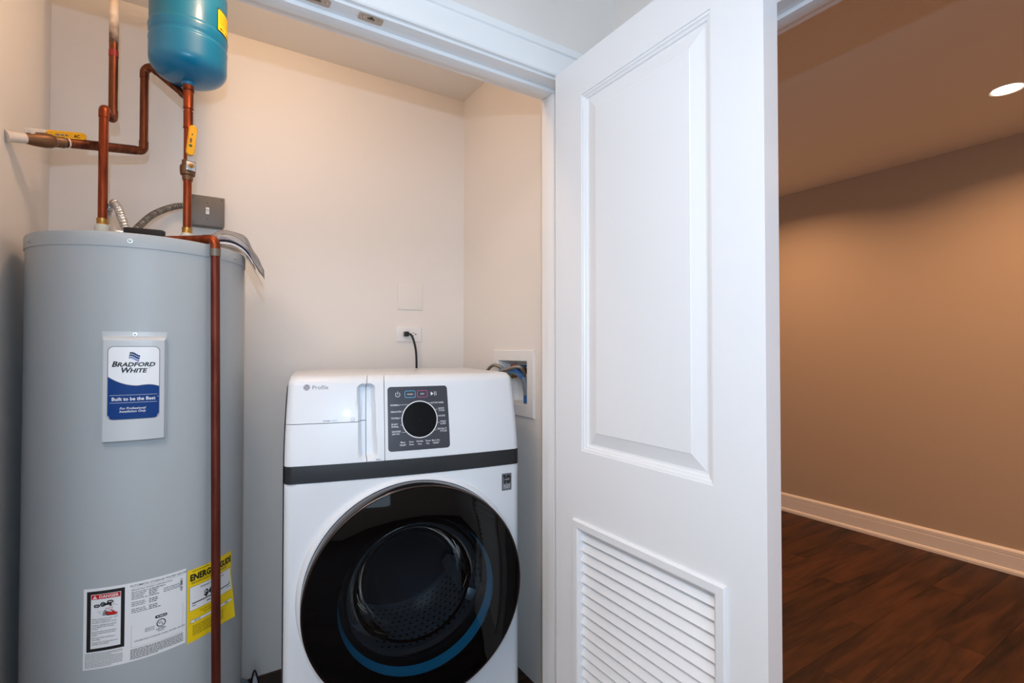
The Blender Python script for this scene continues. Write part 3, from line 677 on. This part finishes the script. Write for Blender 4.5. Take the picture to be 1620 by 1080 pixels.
# ------------------------------------------------------------------ electrical: conduit and switch box
fc = thing('flexible_conduit', 'corrugated metal conduit looping from heater top to grey switch box', 'conduit', (-.18, 1.78, TZ))
def corrugated(pts, r, mat_, root, name):
    P_ = sample(bez(pts, 40), .0014); n_ = len(P_)
    MB().tube(P_, [r+.0012-.0042*max(0, cos(i*1.4/8.8*2*pi))**4 for i in range(n_)], 14).build(name, mat_, root, 60)
corrugated([(-.182, 1.755, TZ+.040), (-.196, 1.768, 1.622), (-.213, 1.792, 1.662), (-.232, 1.826, 1.650), (-.245, 1.865, 1.59), (-.235, 1.90, 1.553)], .0098, M['alum'], fc, 'conduit_loop')
corrugated([(-.235, 1.90, 1.553), (-.212, 1.945, 1.572), (-.178, 1.99, 1.640), (-.14, 2.04, 1.700), (-.085, 2.085, 1.745), (-.040, 2.095, 1.757)], .0096, M['conduit'], fc, 'conduit_run')
m = MB().lathe([(.001, -.002), (.016, -.002), (.016, .010), (.0125, .012), (.0135, .012), (.0135, .046), (.001, .046)], (-.182, 1.755, TZ), seg=16)
m.build('connector', M['steel'], fc)
MB().box(-.207, -.165, 1.737, 1.741, TZ+.022, TZ+.040, bev=.001).tube([(-.224, 1.739, TZ+.034), (-.158, 1.739, TZ+.034)], .0032, 8).build('clamp_screw', M['steel'], fc)

sb = thing('switch_box', 'square grey metal toggle switch box on back wall behind heater', 'switch box', (.012, 2.08, 1.70))
SX0, SX1, SZ0, SZ1, SY = -.040, .066, 1.688, 1.794, 2.072
MB().box(SX0+.002, SX1-.002, SY+.004, 2.1295, SZ0+.002, SZ1-.002, bev=.002).build('box_body', M['greysteel'], sb)
fp = MB().box(SX0, SX1, SY-.002, SY+.004, SZ0, SZ1, bev=.0018).build('cover_plate', M['greysteel'], sb)
sx, sz = (SX0+SX1)/2, (SZ0+SZ1)/2
MB().box(sx-.0055, sx+.0055, SY-.004, SY, sz-.012, sz+.012, bev=.001).box(sx-.004, sx+.004, SY-.014, SY-.002, sz+.001, sz+.009, bev=.0015).build('toggle', M['wplate'], sb)
for dx, dz in ((-.044, -.044), (.044, -.044), (-.044, .044), (.044, .044), (0, .03), (0, -.03)):
    q = .0042 if dx else .0028
    MB().lathe([(.0001, .0034), (q*.6, .0034), (q, .0022), (q, -.001)], (sx+dx, SY, sz+dz), axis='Y', seg=12).build('screw', M['lead'], sb)

bp = thing('blank_wall_plate', 'painted-over blank cover plate high on the back wall', 'wall plate', (.792, 2.126, 1.481))
MB().box(.734, .851, 2.1245, 2.1305, 1.424, 1.539, bev=.0018).build('plate', M['wall'], bp)
for dx in (.765, .820):
    for dz in (1.434, 1.529): MB().lathe([(.0001, .0012), (.003, .001), (.0034, -.001)], (dx, 2.1245, dz), axis='Y', seg=10).build('screw', M['wall'], bp)

oc = thing('electrical_outlet', 'white duplex outlet mounted sideways above washer', 'outlet', (.788, 2.126, 1.315))
OZ = 1.314
MB().box(.730, .846, 2.1245, 2.1305, OZ-.035, OZ+.035, bev=.002).build('plate', M['wplate'], oc)
for ox in (.768, .808):
    k = MB().lathe([(.0001, .0022), (.0155, .0022), (.0168, .0008), (.0168, -.001)], (ox, 2.1245, OZ), axis='Y', seg=28).build('receptacle', M['wplate'], oc)
    P = Print(lambda u, v, l: (ox+u, 2.1245-.0023-.0003*l, OZ+v))
    P.rect(-.006, .003, .0050, .0076, M['slot'], 1, 1); P.rect(-.006, .002, -.0076, -.0052, M['slot'], 1, 1); P.disc(.0095, 0, .0030, M['slot'], 1, n=12)
    P.build('socket_slots', k)
MB().lathe([(.0001, .0016), (.0022, .0014), (.003, -.0006)], (.788, 2.1245, OZ), axis='Y', seg=12).build('screw', M['steel'], oc)

pc = thing('power_cord', 'black washer power cord plugged into the left socket', 'power cord', (.772, 2.105, OZ))
MB().box(.760, .779, 2.098, 2.1223, OZ-.011, OZ+.011, bev=.004).build('plug', M['cable'], pc)
MB().tube(bez([(.774, 2.103, OZ), (.785, 2.096, OZ-.003), (.795, 2.092, OZ-.024), (.805, 2.090, OZ-.065), (.810, 2.092, OZ-.115), (.811, 2.098, 1.12), (.80, 2.10, .95)], 14), .0048, 12).build('cable', M['cable'], pc)

# ------------------------------------------------------------------ washer supply box
wb = thing('washer_supply_box', 'white recessed washer supply box in right closet wall', 'supply box', (1.062, 1.68, 1.03))
WX = 1.062
m = MB()
fy0, fy1, fz0, fz1 = 1.530, 1.828, .985, 1.243
def frameR(y0, y1, z0, z1, x): return [(x, y0, z0), (x, y1, z0), (x, y1, z1), (x, y0, z1)]
R = [frameR(fy0, fy1, fz0, fz1, WX+.0005), frameR(fy0, fy1, fz0, fz1, WX-.006), frameR(fy0+.003, fy1-.003, fz0+.003, fz1-.003, WX-.0085), frameR(BY0-.002, BY1+.002, BZ0-.002, BZ1+.002, WX-.0085), frameR(BY0+.0005, BY1-.0005, BZ0+.0005, BZ1-.0005, WX-.006)]
frame_faces(m, R, False); m.build('face_frame', M['wplate'], wb, 25)
m = MB(); frame_faces(m, [frameR(BY0+.0005, BY1-.0005, BZ0+.0005, BZ1-.0005, WX-.006), frameR(BY0+.0005, BY1-.0005, BZ0+.0005, BZ1-.0005, WX+.09)], True); m.build('recess', M['wplate'], wb, 0)
for k, yv in enumerate((1.735, 1.665)):
    m = MB().tube([(1.135, yv, 1.158), (1.098, yv, 1.158)], [.012, .012], 14).lathe([(.001, -.03), (.011, -.03), (.012, -.02), (.009, -.01), (.011, .0), (.011, .018), (.001, .02)], (1.098, yv, 1.158), seg=14)
    vb = m.build('supply_valve', M['valve'], wb)
    MB().box(1.084, 1.112, yv-.006, yv+.006, 1.175, 1.183, bev=.002).build('valve_handle', (M['red'], M['bluehose'])[k], vb)
hz = 'braided washer supply hoses'
h1 = MB().tube(bez([(1.098, 1.735, 1.128), (1.075, 1.750, 1.150), (1.045, 1.770, 1.176), (1.028, 1.80, 1.176), (1.022, 1.85, 1.13), (1.022, 1.90, 1.02), (1.024, 1.95, .9)], 14), .0068, 12).build('braided_hose', M['braid'], None)
tag(h1, 'braided steel hose arching low out of the left of supply box', 'hose', hz)
h2 = MB().tube(bez([(1.098, 1.665, 1.128), (1.07, 1.62, 1.160), (1.045, 1.62, 1.178), (1.022, 1.66, 1.168), (1.010, 1.71, 1.145), (1.018, 1.78, 1.05), (1.024, 1.82, .9)], 14), .0068, 12).build('braided_hose', M['braid'], None)
tag(h2, 'braided steel hose crossing in front of blue drain hose', 'hose', hz)
dh_ = thing('drain_hose', 'grey drain hose with blue end hooked into the supply box', 'hose', (1.09, 1.62, 1.03))
pth = bez([(1.098, 1.638, 1.033), (1.096, 1.638, 1.080), (1.088, 1.642, 1.122), (1.066, 1.662, 1.152), (1.035, 1.70, 1.155), (1.022, 1.76, 1.12), (1.026, 1.82, 1.0), (1.030, 1.87, .8)], 14)
MB().tube(pth, .0125, 16).build('hose', M['greyhose'], dh_)
MB().tube(pth[:10], .0136, 16).build('blue_end', M['bluehose'], dh_)
MB().tube([p+V((-.004, 0, .006)) for p in pth[30:62]], .0105, 16).build('blue_sleeve', M['bluehose'], dh_)

# ------------------------------------------------------------------ washing machine (local frame: x along front, y to the back)
W_, WH, DP = .711, 1.168, .585
wm = thing('washing_machine', 'white front-load washer dryer with charcoal band and big black glass door', 'washing machine', (.1947, 1.5033, 0), rz=rad(-10.1))
cr_, x0_ = .022, 1-2*.022/W_
def fb(a, z):          # front surface depth (y) at a, z
    x = 2*a/W_-1; b = -.020*(1-x*x)
    if abs(x) > x0_: t = min(1, (abs(x)-x0_)/(1-x0_)); b += cr_*(1-sqrt(max(0, 1-t*t)))
    if z > .90: t = (z-.90)/(WH-.90); b += .048*t**1.35
    if z > WH-.026: t = min(1, (z-(WH-.026))/.026); b += .030*(1-sqrt(max(0, 1-t*t)))
    return b
def tap(a, z):
    t = max(0, (z-.90)/(WH-.90)); k = 1-.026*t*t; q = max(0, (z-(WH-.022))/.022)
    return W_/2+(a-W_/2)*(k-.050*(1-sqrt(max(0, 1-min(1, q)**2))))
# handle recess across drawer and filter cover
HA0, HA1, HZ0, HZ1 = .1975, .2475, .925, 1.143
def rec(a, z):
    mid = (HA0+HA1)/2; hw = (HA1-HA0)/2
    s_ = (z-HZ0)/(HZ1-HZ0); sh = .006*(1-s_)       # channel leans slightly
    dx = hw-abs(a-mid-sh+.003); dz = min(z-HZ0, HZ1-z)
    if dx <= 0 or dz <= 0: return 0
    rr = .016
    if dx < rr and dz < rr: 
        q = rr-math.hypot(rr-dx, rr-dz); e = max(0, q)
    else: e = min(dx, dz)
    return .028*min(1, e/.009)**.8
def fpt(a, z, lift=0, r=True):
    return V((tap(a, z), fb(a, z)-lift+(rec(a, z) if r else 0), z))
def fine(a0, a1, step, extra=()):
    n_ = max(2, int((a1-a0)/step)); L_ = lsp(a0, a1, n_)
    for e in extra:
        if a0 < e < a1: L_.append(e)
    if a0 < .03: L_ += [a0+(.03-a0)*(1-cos(pi/2*k/8)) for k in range(8)]
    if a1 > W_-.03: L_ += [a1-(a1-W_+.03)*(1-cos(pi/2*k/8)) for k in range(8)]
    L_ = sorted(set(round(x, 5) for x in L_)); return L_
def zfine(z0, z1, step):
    L_ = lsp(z0, z1, max(2, int((z1-z0)/step)))
    if z1 > WH-.027: L_ += [z1-.026*(1-sin(pi/2*k/10)) for k in range(10)]
    return sorted(set(round(x, 5) for x in L_))
def skin(name, a0, a1, z0, z1, m_, step=.02, zstep=.02, thick=.010, parent=wm, lift=0, r=True):
    A_, Z_ = fine(a0, a1, step), zfine(z0, z1, zstep)
    mb = MB().grid(lambda a, z: fpt(a, z, lift, r), A_, Z_)
    edge = lambda f, t: f+V((0, thick*t, 0))
    for zz in (Z_[0], Z_[-1]): mb.grid(lambda a, t: edge(fpt(a, zz, lift, r), t), A_, [0, 1])
    for aa in (A_[0], A_[-1]): mb.grid(lambda z, t: edge(fpt(aa, z, lift, r), t), Z_, [0, 1])
    return mb.build(name, m_, parent, 40)
g = .0009
BT, BB_ = .918, .870
split = lambda z: .2225
dr = skin('dispenser_drawer', 0, .2215-g, 1.0335+g, WH, M['app'], .004, .004)
skin('lower_access_panel', 0, .2215-g, BT+.0005, 1.0335-g, M['app'], .004, .004)
ff = skin('filter_cover', .2215+g, .2725-g, BT+.0005, WH, M['app'], .0025, .004)
skin('console_panel', .2725+g, W_, BT+.0005, WH, M['app'], .02, .02)
skin('charcoal_band', 0, W_, BB_, BT, M['band'], .02, .012, lift=.002)
# dark backing behind the seams
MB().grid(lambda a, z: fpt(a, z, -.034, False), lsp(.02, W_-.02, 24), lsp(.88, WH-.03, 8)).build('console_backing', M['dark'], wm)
# cabinet shell with the door aperture
DC, DZ, DR = .362, .538, .316
mb = MB(); angs = sorted(set([round(2*pi*k/96, 5) for k in range(96)]+[round(math.atan2(zz-DZ, aa-DC) % (2*pi), 5) for aa in (.0001, W_-.0001) for zz in (.06, BB_-.0005)]))
def edgept(an):
    dx, dz = cos(an), sin(an); ts = []
    if dx > 1e-9: ts.append((W_-DC)/dx)
    if dx < -1e-9: ts.append(-DC/dx)
    if dz > 1e-9: ts.append((BB_-.0005-DZ)/dz)
    if dz < -1e-9: ts.append((.06-DZ)/dz)
    t = min(ts); return DC+dx*t, DZ+dz*t
K = 14; pts = []
for j in range(K+1):
    s_ = 1-(1-j/K)**1.6
    for an in angs:
        ex, ez = edgept(an); ix, iz = DC+.285*cos(an), DZ+.285*sin(an)
        a, z = ix+(ex-ix)*s_, iz+(ez-iz)*s_; a = min(max(a, 0), W_); pts.append((a, fb(a, min(z, .89)), z))
NA = len(angs)
mb.add(pts, [[j*NA+i, j*NA+(i+1) % NA, (j+1)*NA+(i+1) % NA, (j+1)*NA+i] for j in range(K) for i in range(NA)])
mb.build('front_panel', M['app'], wm, 40)
mb = MB()
yb = cr_
for ax, dx in ((0, -.0025), (W_, -.001)):
    mb.grid(lambda y_, z: V((tap(ax, z)+dx, fb(ax, z)-.012+.003+(DP-fb(ax, z))*y_, z)), [0, .5, 1], lsp(.03, WH-.028, 24))
mb.box(.004, W_-.004, DP-.006, DP, .03, WH-.03).box(0, W_, .03, DP, .03, .05)
mb.build('cabinet', M['appside'], wm)
mb = MB().box(.012, W_-.012, .078, DP, WH-.05, WH-.002, bev=.006); mb.build('top_panel', M['app'], wm)
MB().box(.01, W_-.01, .012, .03, .03, .062).build('toe_panel', M['appside'], wm)
for fx in (.05, W_-.05):
    for fy in (.06, DP-.06): MB().lathe([(.001, 0), (.022, 0), (.022, .012), (.010, .014), (.010, .03), (.001, .03)], (fx, fy, 0), seg=16).build('foot', M['blackp'], wm)
# door
dc = (DC, 0, DZ)
MB().lathe([(DR+.016, -.008), (DR+.013, .022), (DR+.006, .030), (DR+.001, .030), (DR-.004, .010)], dc, 'Y', 128).build('door_surround', M['app'], wm, 50)
dr_ = MB().lathe([(DR-.002, .010), (DR, .030), (DR, .0835), (DR-.0015, .0865), (DR-.004, .0878), (DR-.0065, .0868)], dc, 'Y', 128).build('door', M['chrome'], wm, 60)
MB().lathe([(.224, .0931), (.26, .0918), (.285, .0895), (DR-.006, .0868), (DR-.006, .080), (.224, .0861)], dc, 'Y', 128).build('glass_surround', M['bglass'], dr_, 50)
MB().lathe([(.0005, .0980), (.06, .0976), (.12, .0966), (.18, .0949), (.224, .0931)], dc, 'Y', 128).build('door_glass', M['glass'], dr_, 60)
MB().lathe([(.2245, .084), (.2225, .066), (.219, .046)], dc, 'Y', 96).build('blue_gasket', M['teal'], dr_, 60)
MB().lathe([(.219, .046), (.214, .020), (.206, .022), (.198, .055)], dc, 'Y', 96).build('inner_gasket', M['blackp'], dr_, 60)
MB().lathe([(.198, .055), (.180, .030), (.168, -.02), (.160, -.06), (.140, -.085), (.09, -.10), (.0005, -.105)], dc, 'Y', 96).build('glass_bowl', M['bowl'], dr_, 60)
MB().lathe([(.172, -.005), (.1765, .004), (.172, .012), (.166, .004), (.172, -.005)], dc, 'Y', 96).build('bowl_rim', M['chrome'], dr_, 60)
DD = .40; dd = (DC, 0, DZ+.01)
dru = MB().lathe([(.235, -.05), (.245, -.06), (.262, -.065), (.262, -DD)], dd, 'Y', 96).build('drum', M['drum'], wm, 50)
MB().lathe([(.262, -DD), (.20, -DD-.006), (.15, -DD-.02), (.0005, -DD-.02)], dd, 'Y', 96).build('drum_back', M['drumback'], dru, 50)
m = MB()
for j in range(10):
    for i in range(72):
        if i % 24 in (0, 1, 23): continue
        a = 2*pi*(i+.5*(j % 2))/72; yv = .085+.03*j; c_ = V((DC+.2612*cos(a), yv, DZ+.01+.2612*sin(a)))
        t1_ = V((-sin(a), 0, cos(a))); m.add([c_+t1_*.0052*cos(b*pi/3)+V((0, 1, 0))*.0052*sin(b*pi/3) for b in range(6)], [[0, 1, 2, 3, 4, 5]])
m.build('drum_holes', M['dark'], dru, 0, kind='stuff')
for k in range(3):
    a = rad(-30+120*k); ca, sa = cos(a), sin(a)
    T = Matrix(((ca, 0, -sa, DC), (0, 1, 0, 0), (sa, 0, ca, DZ+.01), (0, 0, 0, 1)))
    MB().box(.215, .263, .075, .38, -.022, .022, bev=.014, T=T).build('drum_paddle', M['drum'], dru, 50)
# control panel
SF = lambda u, v, l: fpt(u, v, .0003*l)
cpn = thing  # keep linters quiet
A0_, A1_, Z0_, Z1_ = .283, .470, .943, 1.131
def cpm(u, v, l): return fpt(u, v, .0012+.0003*l)
P = Print(cpm); 
mbp = MB(); pr_ = Print(cpm); pr_.rrect(A0_, A1_, Z0_, Z1_, .009, M['panel'], 0); pr_.rrect(A0_-.0006, A1_+.0006, Z0_-.0006, Z1_+.0006, .0095, M['blackp'], -2.5)
cpo = pr_.build('control_panel', wm)
kc, kz, kr = .3785, 1.0325, .0535
kb = fpt(kc, kz).y
mD = MB(); P2 = Print(cpm)
P2.disc(kc, kz, kr, M['dial'], 2, n=64); P2.disc(kc, kz, kr+.0022, M['ring'], 2.5, r0=kr-.0006, n=64)
P2.build('dial', cpo, 'round black display dial with white ring')
wt = M['ring']
P.disc(.313, 1.1085, .0075, wt, 1, r0=.0062, n=24, a0=rad(125), a1=rad(415)); P.rect(.3124, .3137, 1.108, 1.118, wt, 1, 1)
P.rrect(.335, .3675, 1.0985, 1.1185, .004, M['cyan'], 1, wd=.0016); P.text('WASH', .3513, 1.1062, .0066, wt, 1, bold=-.0)
P.rrect(.374, .4055, 1.0985, 1.1185, .004, M['pink'], 1, wd=.0014); P.text('DRY', .3898, 1.1062, .0066, wt, 1)
P.poly([(.4165, 1.1025), (.4245, 1.1080), (.4165, 1.1145)], wt, 1); P.rect(.4275, .4292, 1.1025, 1.1145, wt, 1, 1); P.rect(.4325, .4342, 1.1025, 1.1145, wt, 1, 1)
P.build('button_print', cpo)
P = Print(cpm)
def lab(txt, u, v, al, du):
    for k, ln in enumerate(txt): P.text(ln, u, v-k*.0068, .0067, wt, 1, align=al, bold=.012, sx=.95)
    e = v+.0022-(.0034 if len(txt) > 1 else 0); dz = e-kz; hx = sqrt(max(0, (kr+.0024)**2-dz*dz))
    if al == 'L': P.rect(u+du, kc-hx, e, e+.0008, wt, 1, 3)
    else: P.rect(kc+hx, u-du, e, e+.0008, wt, 1, 3)
for i, (tx, du) in enumerate(((['NORMAL'], .0255), (['DELICATES'], .0335), (['TOWELS'], .0255), (['BULKY', 'Bedding'], .0265), (['SANITIZE', 'with Oxi'], .0300))):
    lab(tx, .2905+.0007*i, (1.075, 1.0555, 1.0365, 1.019, .9975)[i], 'L', du)
for i, (tx, du) in enumerate(((['ACTIVE WEAR'], .0415), (['QUICK', 'CYCLE'], .021), (['WHITES'], .0235), (['WASH', '& DRY'], .020), (['SPECIALTY', 'CYCLES'], .0330))):
    lab(tx, .4560+.0016*i, (1.0780, 1.0605, 1.0375, 1.0205, .9985)[i], 'R', du)
P.build('cycle_print', cpo)
P = Print(cpm)
for u, tx in ((.3255, ['Menu']), (.3510, ['Extra', 'Rinse']), (.3760, ['Wrinkle', 'Care']), (.4010, ['Timed', 'Dry']), (.4260, ['More Dry'])):
    for k, ln in enumerate(tx): P.text(ln, u, .9655-k*.0078, .0066, wt, 1, bold=.012, sx=.95)
    if len(tx) == 1: P.words(u-.010, u+.010, .9605, .0014, wt, 1); P.words(u-.008, u+.008, .9575, .0014, wt, 1)
P.build('option_print', cpo)
# marks on the fascia
P = Print(SF)
P.disc(.0515, 1.1360, .0088, M['navyd'], 1, n=32)
P.disc(.0515, 1.1360, .0078, M['white'], 1.6, r0=.0070, n=32)
for k in range(4): a = rad(45+90*k); P.disc(.0515+.0038*cos(a), 1.136+.0038*sin(a), .0030, M['white'], 1.8, r0=.0021, n=12)
P.text('Profile', .0660, 1.1300, .0165, M['grey'], 1, align='L', sx=1.05)
P.build('brand_mark', dr)
P = Print(SF)
P.text('POWER', .1000, 1.0378, .0056, M['grey'], 1, bold=.02, align='L'); P.text('STEAM', .1215, 1.0378, .0056, M['lblue'], 1, align='L')
P.line([(.177, 1.036), (.187, 1.036), (.187, 1.0455), (.177, 1.0455), (.177, 1.036)], .0005, M['grey'], 1); P.line([(.179, 1.041), (.183, 1.0405), (.186, 1.043)], .0006, M['grey'], 1); P.rect(.177, .187, 1.0375, 1.0380, M['grey'], 1, 1)
P.build('feature_print', dr)
P = Print(SF); P.text('filter', .2545, .9205, .0072, M['grey'], 1, bold=.01); P.build('filter_print', ff)
P = Print(SF)
P.rrect(.6455, .6795, .7875, .8415, .002, M['grey'], 2); P.rrect(.6455, .6795, .7875, .8415, .002, M['black'], 2.4, wd=.0008)
P.rect(.6530, .6590, .8095, .8370, M['black'], 3, 1); P.poly([(.6485, .8310), (.6535, .8310), (.6535, .8370), (.6510, .8370)], M['black'], 3)
P.disc(.6690, .8232, .0088, M['black'], 3, r0=.0040, n=24, ry=.0138); P.rect(.649, .676, .8205, .8240, M['grey'], 3.6, 1); P.text('YEAR', .6625, .8208, .0042, M['white'], 4)
for k in range(3): P.words(.651, .675, .8035-.0045*k, .0014, M['white'], 3)
P.build('warranty_badge', wm, 'small grey badge with the figure 10')

# ------------------------------------------------------------------ small things
pb = thing('plastic_bag', 'clear plastic bag drooping over right edge of heater top', 'bag', (.02, 1.83, TZ))
ib = thing('instruction_booklet', 'folded printed leaflets inside the clear bag on heater', 'booklet', (.02, 1.83, TZ))
def drape(s_, t, off):    # s along the droop direction, t across
    base = V((.012, 1.800, TZ+.004)); u = V((.86, -.12, 0)).normalized(); v_ = V((.12, .86, 0)).normalized()
    if s_ < .055: x, zz = s_, .016+.012*sin(s_/.055*pi/2)
    else:
        k = s_-.055; a = min(k/.075, 1)*rad(62); x = .055+.075*sin(a); zz = .028-.075*(1-cos(a))
        if k > .075*rad(62)/1: 
            pass
        ex = max(0, k-.075); x += ex*cos(rad(62)); zz -= ex*sin(rad(62))
    return base+u*x+v_*t+V((0, 0, zz+off))
def sheet(mb, s0, s1, t0, t1, off, th, mi=0, wob=0, skew=0):
    S_, T_ = lsp(s0, s1, 16), lsp(t0, t1, 6)
    f = lambda s_, t: drape(s_+skew*t, t, off+wob*sin(s_*70+t*40))
    for o_ in (0, th): mb.grid(lambda a, b: f(a, b)+V((0, 0, o_)), S_, T_, mi)
    for tt in (t0, t1): mb.grid(lambda a, b: f(a, tt)+V((0, 0, b*th)), S_, [0, 1], mi)
    for ss in (s0, s1): mb.grid(lambda a, b: f(ss, a)+V((0, 0, b*th)), T_, [0, 1], mi)
mb = MB(); sheet(mb, -.06, .150, -.075, .045, -.004, .006); mb.build('leaflet', M['paper'], ib)
mb = MB(); sheet(mb, .015, .172, -.070, .040, .010, .007, wob=.001, skew=.12); mb.build('leaflet', M['paperd'], ib)
mb = MB(); sheet(mb, .030, .165, -.060, .050, .022, .003, wob=.0012, skew=-.1); mb.build('leaflet', M['paper'], ib)
mb = MB(); sheet(mb, .045, .178, -.065, .035, .030, .006, wob=.001, skew=.1); mb.build('leaflet', M['paperd'], ib)
mb = MB(); sheet(mb, -.05, .120, -.055, .050, .019, .002, wob=.0015); mb.build('leaflet', M['paper'], ib)
Q = Print(lambda u, v, l: drape(u, v, .0215+.0003*l))
for k in range(5): Q.words(-.04, .03, -.045+.016*k, .003, M['grey'], 3)
Q.build('leaflet_print', ib)
mb = MB(); S_, T_ = lsp(-.075, .205, 40), lsp(-.092, .068, 14)
mb.grid(lambda a, b: drape(a, b, .030+.012*min(1, max(0, a/.08))+.0035*sin(a*90+b*35)+.0025*sin(b*110-a*30)-.03*max(0, (abs(b+.012)-.06)/.02)), S_, T_)
mb.grid(lambda a, b: drape(a, b, -.0085-.10*max(0, a-.115)+.002*sin(a*60+b*50)) if a > .06 else drape(a, b, -.0075), S_, T_)
mb.build('film', M['film'], pb, 60)

rl = thing('recessed_light', 'round lit recessed downlight in right room ceiling', 'ceiling light', (3.125, .70, H))
MB().lathe([(.054, -.001), (.062, -.003), (.066, -.001), (.066, 0)], (3.125, .70, H), seg=48).build('trim_ring', M['trim'], rl)
MB().lathe([(.0005, -.0035), (.045, -.003), (.054, -.001)], (3.125, .70, H), seg=48).build('diffuser', M['lamp'], rl)

wl = thing('wire_loop', 'thin black wire loop with white tag on floor between heater and washer', 'wire', (.17, 2.02, 0))
MB().tube(bez([(.150, 2.03, .004), (.160, 2.025, .05), (.171, 2.02, .088), (.183, 2.015, .045), (.190, 2.01, .004)], 10), .0028, 8).build('wire', M['cable'], wl)
MB().box(-.010, .010, -.0008, .0008, -.03, .03, bev=.0005, T=Matrix.Translation((.171, 2.016, .038)) @ Matrix.Rotation(rad(30), 4, 'Z') @ Matrix.Rotation(rad(8), 4, 'Y')).build('tag', M['tag'], wl)
tb = MB().tube(bez([(.06, 2.10, .011), (.10, 2.085, .014), (.135, 2.075, .030), (.150, 2.075, .011)], 8), .010, 10).build('floor_tube', M['greyhose'], None)
tag(tb, 'short grey tube lying on floor behind the heater', 'tube')
